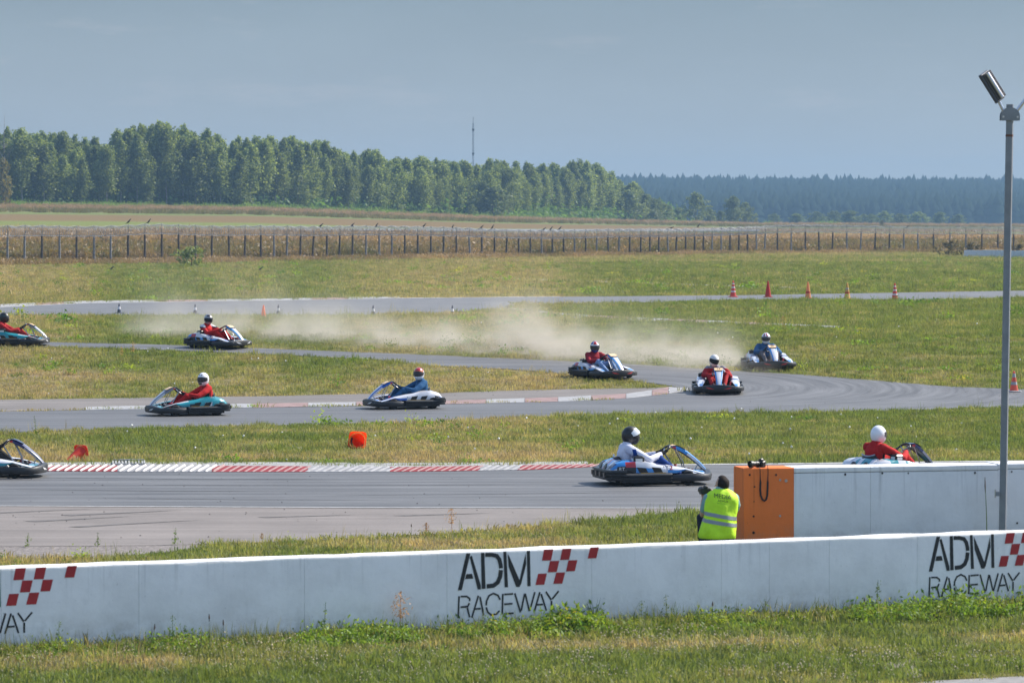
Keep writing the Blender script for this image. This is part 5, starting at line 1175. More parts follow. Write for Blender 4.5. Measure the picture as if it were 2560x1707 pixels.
def driver_body(name, suit, trouser, glove, lean=0., tw=0., acc=None):
    """seated driver in kart coordinates; lean shifts the upper body sideways, tw twists the steering"""
    parts = []; L_ = lambda z: lean * max(0, (z - .25)) / .55
    def ring(z, cx, rx, ry): return [Vector((cx + rx * math.cos(a), L_(z) + ry * math.sin(a), z)) for a in [2*math.pi*k/16 for k in range(16)]]
    parts.append(('loft', [ring(.13, -.42, .13, .155), ring(.20, -.43, .145, .175), ring(.32, -.445, .145, .18), ring(.43, -.445, .148, .195), ring(.54, -.44, .145, .205), ring(.61, -.44, .112, .185), ring(.66, -.43, .09, .135), ring(.705, -.415, .072, .08), ring(.735, -.41, .062, .064)], 0))
    parts.append(('tube', [(-.41, L_(.63), .62), (-.39, L_(.72), .72)], [.06, .058], 4)); parts.append(('ell', (-.376, L_(.8), .80), (.085, .075, .105), 5))
    for s in (-1, 1):
        sh = (-.435, .185*s + L_(.585), .600); hand = Vector((.215 - .62 * 0 , 0, .545)); ax = Vector((-.62, 0, .78)).normalized(); e2 = ax.cross(Vector((0, 1, 0)))
        a = (R(8) if s > 0 else R(172)) + tw; g = hand + (Vector((0, 1, 0)) * math.cos(a) + e2 * math.sin(a)) * .148
        wr = g + Vector((-.085, .018 * s, -.035)); el = Vector((-.12, (.345) * s + L_(.45) * .6, .42 + .03 * math.sin(tw) * s))
        parts += [('tube', [sh, (-.29, .285*s + L_(.5) * .8, .515), el], [.086, .075, .063], 0), ('tube', [el, (el + wr) / 2 + Vector((0, .01*s, 0)), wr], [.063, .055, .043], 0), ('tube', [wr - (wr - el) * .22, wr, wr + (g - wr) * .35], [.043, .040, .034], 2)]
        parts.append(('ell', tuple(wr + (g - wr) * .62), (.042, .028, .036), 2))
        u1 = (g - wr).normalized(); tg = (-Vector((0, 1, 0)) * math.sin(a) + e2 * math.cos(a)).normalized(); nn = ax
        for k in range(4):
            b = g + tg * (.036 - .024 * k) - u1 * .018 + nn * .012; c = b + u1 * .035 + nn * .008; d = c + u1 * .012 - nn * .03; e = d - u1 * (.026 if k < 3 else .018) - nn * .012
            parts.append(('tube', [b, c, d, e], [.0125, .012, .011, .009], 2))
        parts.append(('tube', [wr + (g - wr) * .5 + tg * .028, g + tg * .045 - u1 * .02 + nn * .018, g + tg * .05 + u1 * .012 + nn * .012], [.014, .0125, .010], 2))
        hip = (-.40, .095*s, .20); kn = (.09, .20*s, .425); an = (.47, .145*s, .165); 
        parts += [('tube', [hip, (-.15, .165*s, .315), kn], [.105, .096, .078], 1), ('tube', [kn, (.28, .18*s, .29), an], [.066, .058, .044], 1), ('tube', [(.45, .145*s, .15), (.54, .14*s, .15), (.635, .14*s, .235)], [.048, .046, .036], 3)]
    def shade(c, idx):
        if acc == 'shoulder':      # white flash with dark edge over the shoulder, black under the arm
            idx = np.where((idx == 0) & (c[:, 2] > .60) & (np.abs(c[:, 1]) > .13), 6, idx)
            idx = np.where((idx == 0) & (c[:, 2] > .565) & (c[:, 2] <= .60) & (np.abs(c[:, 1]) > .16), 7, idx)
        if acc == 'brace':
            idx = np.where((idx == 0) & (np.abs(c[:, 0] + .36 + .15 * (c[:, 2] - .5)) < .030) & (c[:, 2] < .60), 6, idx); idx = np.where((idx == 0) & (np.abs(c[:, 1]) < .15) & (c[:, 2] < .33) & (c[:, 0] > -.40), 6, idx)
        if acc == 'blackside':
            idx = np.where((idx == 0) & (np.abs(c[:, 1]) > .10) & (np.abs(c[:, 1]) < .33) & (c[:, 2] < .50) & (c[:, 0] > -.45) & (c[:, 2] < .52 - .25 * (c[:, 0] + .43)), 6, idx)
        if acc == 'grey':
            idx = np.where((idx == 0) & (c[:, 2] > .615), 6, idx)
        return idx
    mats = [suit, trouser, glove, M_SHOE, M_NECK, M_SKIN, {'shoulder': fabric('suit_white_flash', (.62, .62, .64)), 'brace': fabric('blue_dungaree', (.01, .05, .24)), 'blackside': fabric('black_side_panel', (.02, .02, .022)), 'grey': fabric('suit_grey_yoke', (.26, .24, .27))}.get(acc, M_NECK), fabric('suit_dark_trim', (.02, .02, .03))]
    return body_mesh(name, parts, mats, .0105, shade)
def helmet(root, loc, yaw, pitch, roll, design, shell, extra, visor, chin=None, visor_up=False):
    """full-face helmet: shell, visor and rim; design(az, el) picks a shell material"""
    N1, N2 = 36, 26
    def P(az, el, off=0.):
        """point of the shell for azimuth (0 = ahead) and elevation"""
        ca, sa, ce, se = math.cos(az), math.sin(az), math.cos(el), math.sin(el)
        rx = .158 + .018 * max(0, ca) ** 2 * max(0, -se + .1) * 2.2 - (.010 if ca < 0 else 0); ry = .128 - .010 * max(0, -se); rz = .160 if se > 0 else .168
        k = 1 + off / .15
        p = Vector((rx * ca * ce * k, ry * sa * ce * k, rz * se * k))
        if se < 0 and ca < 0: p.x *= 1 - .18 * se * se
        return p
    e0, e1 = R(-56), R(90); mb = MB(); els = [e0 + (e1 - e0) * i / N2 for i in range(N2)]; azs = [2 * math.pi * k / N1 - math.pi for k in range(N1)]
    rings = [[P(a, e) for a in azs] for e in els] + [[P(a, R(89.5)) for a in azs]]
    def mf(i, j):
        a = azs[j] + math.pi / N1; e = (els[i] + (els[i + 1] if i + 1 < N2 else e1)) / 2
        return design(math.degrees(a), math.degrees(e))
    bot = [[p * .86 for p in rings[0]]]
    mb.loft(bot + rings, 0, True, True, True, None, lambda i, j: (len(extra) + 1 if i == 0 else mf(i - 1, j)))
    h = mb.build('helmet', [shell] + extra + [M_NECK], root, smooth=70); h.location = loc; h.rotation_euler = (roll, pitch, yaw)
    mb = MB(); up = R(42) if visor_up else 0
    va = [R(-84 + 12 * k) for k in range(15)]; rr = []
    for t in (0, .25, .5, .75, 1):
        ring = []
        for a in va:
            sp = abs(math.degrees(a)) / 84; lo, hi = -19 + 12 * sp ** 3, 25 - 8 * sp ** 2; p = P(a, R(lo + (hi - lo) * t), .004 if t in (0, 1) else .006)
            if visor_up: p = Matrix.Rotation(-up, 3, 'Y') @ p * 1.03
            ring.append(p)
        rr.append(ring)
    mb.loft(rr, 0, False); v = mb.build('visor', visor, h, smooth=60)
    if visor_up:
        mb = MB(); mb.loft([[P(a, R(-12 + 30 * t), .003) for a in va] for t in (0, .5, 1)], 0, False); mb.build('eye_port', M_NECK, h)
    if chin:
        mb = MB(); mb.loft([[P(R(a), R(e), .005) for a in (-26, -12, 0, 12, 26)] for e in (-22, -29, -37)], 0, False); mb.build('chin_vent', chin, h)
    return h
M_HWH, M_HBK, M_HSL = mat('helmet_white', (.78, .78, .80), .2, coat=.6), mat('helmet_matt_black', (.016, .016, .018), .38), mat('helmet_silver', (.36, .35, .35), .3, .4)
M_VDK = mat('dark_visor', (.010, .010, .012), .3, spec=.25); M_VCL = mat('clear_visor', (.62, .66, .70), .08, coat=.5); M_VGR = mat('smoked_visor', (.045, .04, .04), .3, spec=.3)
M_HRD, M_HNV, M_HOR, M_HDR = mat('helmet_red', (.42, .03, .03), .25, coat=.5), mat('helmet_navy', (.02, .04, .22), .25, coat=.5), mat('helmet_orange', (.75, .20, .04), .35), mat('helmet_dark_red', (.30, .02, .06), .25, coat=.5)
def d_plain(a, e): return 0
def d_white_vents(a, e): return 1 if (40 < e < 48 and 12 < abs(a) < 30) else 0
def d_redtop(a, e): return 1 if (e > 28 and abs(a) < 120) else (2 if 18 < e <= 28 and abs(a) < 80 else 0)
def d_star(a, e): return 3 if (22 < e < 32) else (2 if e <= 22 else (3 if 38 < abs(a) < 46 else (1 if abs(a) < 40 else 2)))
def d_stripes(a, e): return 1 if (30 < e < 80 and 14 < abs(a) < 40) or (-30 < e < 10 and 70 < abs(a) < 125) else 0
def d_silver(a, e): return 1 if (42 < e < 70 and abs(a) < 45) or (e < 18 and abs(a) > 95 and e > -10) else 0
def d_blackgreen(a, e): return 1 if (20 < e < 30 and abs(a) < 100) else 0
# livery prototypes are built once and copied
PROTO = {}
def place_kart(u, v, deg, liv, label, scale=1.0, pitch=0.):
    p = at(u, v) if isinstance(u, (int, float)) else u
    if liv in PROTO: r = copy_tree(PROTO[liv])
    else: r = PROTO[liv] = kart('racing_kart', liv, label)
    r.scale = (.955, .93, 1); r['label'] = label; r.location = p + Vector((0, 0, .014)); r.rotation_euler = (0, 0, R(deg))
    return r
SUIT_RED, SUIT_RED2, SUIT_BLUE, SUIT_WHITE, JEANS, GREYTR, SUIT_DRED = fabric('red_suit', (.33, .014, .018)), fabric('bright_red_suit', (.44, .016, .016)), fabric('denim_blue_suit', (.025, .095, .21)), fabric('white_suit', (.66, .66, .76), .08), fabric('light_jeans', (.20, .30, .50)), fabric('grey_trousers', (.13, .12, .13)), fabric('dark_red_suit', (.25, .013, .024))
BLUET = fabric('blue_trousers', (.015, .05, .22)); RGLOV = fabric('red_glove', (.40, .02, .02)); GGLOV = fabric('grey_glove', (.40, .38, .42)); NGLOV = fabric('navy_glove', (.015, .05, .10)); BLKT = fabric('black_trousers', (.022, .022, .025))
def driver(kart_, label, suit, trouser, glove, hel, lean=0., tw=0., acc=None, yaw=0., pitch=0., roll=0.):
    o = empty('person', kart_.location, 0, label, 'person', 'drivers seated in the karts'); o.rotation_euler = kart_.rotation_euler
    link('body', driver_body('driver_body', suit, trouser, glove, lean, tw, acc), o)
    helmet(o, (-.366, lean, .812), R(yaw), R(pitch), R(roll), *hel)
    return o
H_BLACK = (d_plain, M_HBK, [], M_VCL, None, True); H_WHITE = (d_white_vents, M_HWH, [M_HBK], M_VGR, M_HBK); H_RED = (d_redtop, M_HWH, [M_HRD, M_HOR], M_VGR); H_STAR = (d_star, M_HNV, [M_HRD, M_HNV, M_HWH], M_VGR)
H_WHITEB = (d_plain, mat('helmet_cream', (.66, .65, .62), .25, coat=.5), [], M_VDK); H_STRIPE = (d_stripes, M_HWH, [M_HDR], M_VGR); H_SILVER = (d_silver, M_HSL, [M_HBK], M_VDK); H_DARK = (d_blackgreen, M_HBK, [mat('helmet_green', (.03, .10, .09), .3)], M_VGR); H_WHITEP = (d_plain, M_HWH, [], M_VGR)
def karts():
    def ctr(u, v, deg):   # contact row v belongs to the near side of the kart
        p = at(u, v); a = R(deg); back = .5 * abs(math.sin(a)) * .9 + .55 * abs(math.cos(a)); return p + Vector((0, back * .75, 0)) if True else p
    def P(u, v, deg):
        q = ctr(u, v, deg); q.x = (u - U0) / F * q.y; q.z = float(zter(q.x, q.y)); return q
    k = place_kart(P(1628, 1215, 13), 0, 13, 'blue', 'white and blue kart in front, ridden by the black-helmeted driver')
    k.scale = (.985, .96, 1)
    driver(k, 'driver in black helmet, white jacket and blue dungarees reaching for the wheel', SUIT_WHITE, BLUET, M_GLOV, H_BLACK, 0, .05, 'brace', 0, 6, 0)
    k = place_kart(P(469, 1041, 203), 0, 203, 'teal', 'teal kart facing left with a red-suited driver in white helmet')
    driver(k, 'driver in red suit and white full-face helmet on the left-facing teal kart', SUIT_RED2, SUIT_RED2, M_GLOV, H_WHITE, .03, .25, 'blackside', 38, 4, 0)
    k = place_kart(P(1010, 1024, 202), 0, 202, 'haier', 'white and dark blue kart facing left beside the hairpin kerb')
    driver(k, 'driver in denim-blue suit and red-topped helmet turned towards us', SUIT_BLUE, SUIT_BLUE, NGLOV, H_RED, .03, .1, None, 52, 0, 0)
    k = place_kart(P(1508, 949, -58), 0, -58, 'blue', 'blue and white kart half hidden by the grass tip before the hairpin')
    driver(k, 'driver in red top, jeans and red-blue helmet with a white band', SUIT_DRED, JEANS, M_GLOV, H_STAR, -.03, -.2, None, -18, 10, 4)
    k = place_kart(P(1795, 985, -91), 0, -91, 'blue', 'blue and white kart seen head-on at the tip of the red-white kerb')
    plate_number(k, '13')
    driver(k, 'driver leaning over in red suit, grey gloves and cream helmet with black visor', SUIT_RED, SUIT_RED, GGLOV, H_WHITEB, -.085, -.5, 'grey', 12, 14, -10)
    k = place_kart(P(1922, 925, -82), 0, -82, 'blue', 'blue and white kart run off onto the grass ahead of the dust')
    plate_number(k, '20')
    driver(k, 'driver in blue jacket and grey trousers with red-striped white helmet on the grass', SUIT_BLUE, GREYTR, NGLOV, H_STRIPE, .0, .0, None, -16, 6, 0)
    k = place_kart(P(545, 873, -34), 0, -34, 'bluew', 'white and blue kart on the upper road below the blue cones')
    driver(k, 'driver in red and white racing suit with silver helmet on the upper road', SUIT_RED2, SUIT_RED2, RGLOV, H_SILVER, .0, .15, 'shoulder', -34, 8, 0)
    k = place_kart(P(40, 867, -3), 0, -3, 'teal', 'teal kart at the left edge on the upper road')
    driver(k, 'driver in red suit and dark helmet at the left edge of the upper road', SUIT_RED, SUIT_RED, M_GLOV, H_DARK, .0, 0, None, -14, 6, 0)
    k = place_kart(P(-24, 1196, 0), 0, 0, 'tealdark', 'dark kart nose entering at the left edge on the near track')
    driver(k, 'driver at the left picture edge with black gloves, mostly out of view', BLKT, BLKT, M_GLOV, H_DARK, 0, 0, None, 0, 6, 0)
    k = place_kart(P(2236, 1211, 38), 0, 38, 'tealdark', 'teal and white kart mostly hidden behind the white wall at right')
    driver(k, 'driver in red jacket and plain white helmet seen from behind above the wall', SUIT_RED2, SUIT_RED2, M_GLOV, H_WHITEP, 0, .1, 'blackside', 8, 4, 0)
karts()
# ------------------------------------------------------------------ photographer and cameras
def dslr(name, M, label=None, parent=None, lens=.16):
    root = empty(name, (0, 0, 0)) if not parent else empty(name)
    if parent: root.parent = parent
    else: tag(root, label, 'camera')
    root.matrix_local = M; m = mat('camera_black', (.018, .018, .02), .45); mg = mat('lens_glass', (.02, .03, .05), .05, coat=.8)
    b = MB(); b.rbox((-.072, -.03, 0), (.072, .03, .085), .012); b.rbox((-.028, -.028, .08), (.028, .035, .115), .012); b.rbox((.042, -.045, .0), (.074, .01, .08), .012); b.build('camera_body', m, root)
    Mx = Matrix.Translation((-.005, 0, .045)) @ Matrix.Rotation(R(90), 4, 'X')
    MB().lathe([(.034, .02), (.034, .06), (.038, .065), (.038, .10), (.034, .105), (.036, lens - .02), (.044, lens - .015), (.046, lens + .03), (.04, lens + .03), (.036, lens)], 18, M=Mx).build('lens', m, root, smooth=35)
    MB().lathe([(.036, lens + .0), (.02, lens + .008), (.004, lens + .01)], 14, M=Mx).build('lens_glass', mg, root)
    MB().lathe([(.010, .086), (.010, .095), (.002, .097)], 10, M=Matrix.Translation((.05, 0, 0))).build('dial', m, root)
    return root
def photographer():
    D = 50.15; s = F / D; X = (1800 - U0) / s
    root = empty('person', (X, D, 0), 0, 'crouching photographer seen from behind in a yellow-green vest, raising a camera', 'person')
    TEAL = fabric('pale_teal_shirt', (.22, .38, .38), .08); NAVY = fabric('navy_trousers', (.012, .016, .035)); HAIR = mat('dark_hair', (.022, .016, .014), .8, spec=.15, var=.3, vscale=20)
    def ring(z, cx, cy, rx, ry): return [Vector((cx + rx * math.cos(a), cy + ry * math.sin(a), z)) for a in [2*math.pi*k/18 for k in range(18)]]
    parts = [('loft', [ring(.22, -.01, .02, .17, .13), ring(.32, -.01, 0, .19, .14), ring(.45, 0, .0, .175, .125), ring(.60, .01, .02, .17, .115), ring(.74, .02, .05, .185, .11), ring(.83, .02, .07, .165, .095), ring(.89, .02, .08, .09, .065), ring(.94, .03, .09, .055, .055)], 0)]
    parts += [('tube', [(.03, .08, .91), (.035, .09, .97)], [.052, .05], 1), ('ell', (.035, .11, .985), (.078, .092, .105), 1)]
    # the face looks up-track, to the left
    hd = Vector((.035, .11, .975)); fx = Vector((-.8, .6, 0)).normalized(); sd = Vector((.6, .8, 0))
    parts += [('tube', [hd + fx * .075 + Vector((0, 0, .01)), hd + fx * .105 - Vector((0, 0, .022))], [.010, .013], 1), ('ell', tuple(hd + fx * .055 - Vector((0, 0, .07))), (.04, .04, .03), 1), ('ell', tuple(hd + fx * .082 - Vector((0, 0, .05))), (.014, .014, .007), 5)]
    for k in (-1, 1):
        parts += [('ell', tuple(hd + sd * (.076 * k) - Vector((0, 0, .005)) - fx * .005), (.014, .014, .03), 1), ('ell', tuple(hd + fx * .074 + sd * (.032 * k) + Vector((0, 0, .022))), (.011, .011, .008), 2)]
    # arms: left elbow on the raised knee, hand at the lens; right hand at the grip
    camp = Vector((-.175, .235, .885))
    lh = camp + Vector((-.02, .03, -.03)); rh = camp + Vector((.075, -.03, .0))
    for sh, m1, el, hand, mm in (((-.145, .07, .80), (-.185, .06, .70), (-.215, .10, .585), lh, 1), ((.195, .07, .80), (.225, .10, .70), (.20, .20, .60), rh, 1)):
        el, hand = Vector(el), Vector(hand)
        parts += [('tube', [sh, m1, Vector(m1) + (el - Vector(m1)) * .45], [.068, .06, .056], 0), ('tube', [Vector(m1) + (el - Vector(m1)) * .4, el], [.046, .043], 1), ('tube', [el, (el + hand) / 2, hand - (hand - el).normalized() * .07], [.043, .038, .027], 1), ('ell', tuple(hand - (hand - el).normalized() * .035), (.034, .036, .04), 1)]
        up = (hand - el).normalized(); q = up.cross(Vector((1, 0, 0))).normalized()
        for k in range(4):
            b = hand - up * .02 + q * (.03 - .02 * k); parts.append(('tube', [b, b + up * .035 + Vector((.008, 0, 0)), b + up * .05 + Vector((.03, .005, 0))], [.0105, .010, .0085], 1))
        b = hand - up * .035 - q * .02; parts.append(('tube', [b, b + up * .03 - q * .025 + Vector((.01, 0, 0)), b + up * .055 - q * .022 + Vector((.02, 0, 0))], [.0125, .011, .009], 1))
    # left knee raised, right knee on the ground
    parts += [('tube', [(-.09, .02, .27), (-.16, .18, .42), (-.215, .30, .52)], [.11, .10, .075], 3), ('tube', [(-.215, .30, .52), (-.21, .27, .28), (-.19, .22, .08)], [.072, .066, .048], 3), ('tube', [(-.19, .18, .05), (-.22, .34, .04)], [.046, .04], 4),
              ('tube', [(.10, .02, .26), (.14, .20, .14), (.16, .34, .08)], [.115, .10, .075], 3), ('tube', [(.16, .34, .08), (.15, .12, .07), (.14, -.08, .07)], [.07, .062, .048], 3), ('tube', [(.14, -.07, .05), (.14, -.17, .10)], [.046, .04], 4)]
    MD = mat('eye_dark', (.02, .015, .012), .3); LIP = mat('lips', (.36, .15, .12), .6)
    link('body', body_mesh('photographer_body', parts, [TEAL, M_SKIN, MD, NAVY, M_SHOE, LIP], .010), root)
    # short hair cap over the skull
    mb = MB(); rg = []
    for i in range(11):
        e = R(-38 + 128 * i / 10); rg.append([hd + Vector((0, 0, .012)) + Vector((math.cos(a) * math.cos(e) * .086, math.sin(a) * math.cos(e) * .097, math.sin(e) * .112)) + fx * (-.016 if e < R(35) else -.004) * 1.0 for a in [2*math.pi*k/22 for k in range(22)]])
    for ring_ in rg:
        for i, p in enumerate(ring_):
            f = (p - hd).normalized().dot(fx)
            if f > .15 and p.z < hd.z + .085: ring_[i] = hd + (p - hd) * .80 - fx * (f - .15) * .10
    mb.loft(rg, 0); mb.build('hair', HAIR, root, smooth=70)
    MB().loft([ring(.875, .02, .075, .115, .08), ring(.915, .025, .08, .085, .07), ring(.95, .03, .085, .066, .062), ring(.945, .03, .085, .058, .056)], 0, True, False, False).build('shirt_collar', TEAL, root, smooth=60)
    # high-visibility vest
    HV = mat('yellow_green_vest', (.55, .88, .02), .7, var=.12, vscale=6, bump=.7, bscale=7); RF = mat('reflective_grey_band', (.26, .28, .30), .4, .2); LT = mat('vest_print_dark', (.03, .07, .02), .7); LT2 = mat('vest_print_faint', (.22, .42, .03), .7)
    S = [(.272, -.025, -.005, .222, .165), (.31, -.03, -.01, .238, .175), (.40, -.02, -.01, .232, .170), (.50, -.005, -.0, .212, .155), (.60, .008, .015, .202, .145), (.70, .022, .035, .213, .14), (.78, .03, .05, .222, .13), (.84, .028, .06, .20, .115), (.885, .025, .07, .15, .095), (.915, .025, .078, .10, .078), (.925, .026, .08, .075, .066)]
    def vr(z, off=0.):
        q = [float(np.interp(z, [a[0] for a in S], [a[k] for a in S])) for k in (1, 2, 3, 4)]; return q[0], q[1], q[2] + off, q[3] + off
    def vp(a, z, off=0.):
        cx, cy, rx, ry = vr(z, off); w = .007 * math.sin(a * 5 + z * 14) * (1 - sm(.75, .9, z)) + .005 * math.sin(a * 9 - z * 25); return Vector((cx + (rx + w) * math.cos(a), cy + (ry + w) * math.sin(a), z))
    zs = list(np.linspace(.272, .925, 26)); A = [2*math.pi*k/36 for k in range(36)]
    mb = MB(); mb.loft([[vp(a, z, .008) for a in A] for z in zs], 0, True, False, False); mb.loft([[vp(a, z, .002) for a in A] for z in (.272, .32)][::-1], 0, True, False, False); vest = mb.build('safety_vest', HV, root, smooth=80)
    MB().loft([[vp(a, .268 + dz, .012 + q) for a in A] for dz, q in ((0, 0), (.014, .001))], 0, True, False, False).build('vest_hem', mat('vest_dark_hem', (.03, .05, .05), .8), vest)
    for z0 in (.575, .487):
        mb = MB(); mb.loft([[vp(a, z0 - .16 * math.cos(a) * .23 + dz, .0125) for a in A] for dz in (-.024, 0, .024)], 0, True, False, False); mb.build('reflective_band', RF, vest, smooth=80)
    def print_text(txt, size, cx, z, m, tilt):
        me = text_mesh(txt, size, m, .0); n = len(me.vertices); 
        for v in me.vertices:
            x = cx + v.co.x; zz = z + v.co.y - tilt * (v.co.x); c = vr(zz, .0165); t = max(-1, min(1, (x - c[0]) / c[2])); v.co = Vector((x, c[1] - c[3] * math.sqrt(1 - t * t) - .004, zz))
        link('vest_lettering', me, vest)
    print_text('MEDIA', .078, .035, .805, LT, .13); print_text('ADM', .042, .015, .762, LT, .13); print_text('RACEWAY', .026, .022, .732, LT2, .13)
    mb = MB()
    for k in range(3):
        for dz in (0, .011):
            x = .068 + .011 * k + dz * .4; c = vr(.765 + dz, .0165); yy = c[1] - c[3] * math.sqrt(1 - ((x - c[0]) / c[2]) ** 2) - .004
            if (k + (dz > 0)) % 2 == 0: mb.poly([(x, yy, .758 + dz), (x + .010, yy, .7575 + dz), (x + .014, yy, .768 + dz), (x + .004, yy, .7685 + dz)])
    mb.build('vest_lettering', LT, vest)
    MB().tube([lh + Vector((-.0, -.04, -.13)) + Vector((.032 * math.cos(a), .028 * math.sin(a), .008 * math.cos(a))) for a in [2*math.pi*k/14 for k in range(15)]], .008, 6, caps=False).build('wristwatch', mat('watch_strap', (.02, .02, .022), .4), root)
    M = Matrix.Translation(Vector((X, D, 0)) + camp + Vector((0, 0, -.045))) @ Matrix.Rotation(R(16), 4, 'Z') @ Matrix.Rotation(R(180), 4, 'Z')
    c = dslr('photo_camera', M, 'black camera held up by the crouching photographer')
photographer()
def wall_camera():
    s_ = 188.5; x = (1899 - U0) / s_; c, s = math.cos(RW_ANG), math.sin(RW_ANG); t = (x - RW_O.x) / c; D = RW_O.y + t * s
    M = Matrix.Translation((x + .03, D + .14, 1.155)) @ Matrix.Rotation(RW_ANG + R(-62), 4, 'Z')
    root = dslr('photo_camera', M, 'black camera with long lens resting on top of the orange wall end', None, .17)
    m = mat('strap_black', (.014, .014, .016), .7); inv = M.inverted()
    def wp(u, v, off):
        d = ray(u, v); n = Vector((s, -c, 0)); p0 = RW_O + n * off; k = (p0 - Vector((0, 0, CH))).dot(n) / d.dot(n); return Vector((0, 0, CH)) + d * k
    path = [(1899, 1166, -.02, .004), (1900, 1172, .02, .004), (1900.5, 1186, .014, .004), (1901, 1199, .014, .006), (1901, 1206, .012, .012), (1900.5, 1222, .012, .012), (1902, 1238, .012, .012), (1906, 1248, .012, .012), (1911, 1251.5, .012, .012), (1915.5, 1248, .012, .012), (1918, 1238, .012, .012), (1919, 1220, .012, .012), (1919.5, 1205, .012, .012), (1919.5, 1200, .014, .006), (1920, 1186, .014, .004), (1920, 1172, .02, .004), (1918, 1162, -.02, .004)]
    pts = [wp(u, v, o) for u, v, o, w in path]; rings = []
    n = Vector((s, -c, 0))
    for i, p in enumerate(pts):
        d = (pts[min(i + 1, len(pts) - 1)] - pts[max(i - 1, 0)]).normalized(); a = n.cross(d).normalized() * path[i][3]; b = n * .003
        rings.append([inv @ q for q in (p - a - b, p + a - b, p + a + b, p - a + b)])
    MB().loft(rings, 0).build('neck_strap', m, root)
wall_camera()
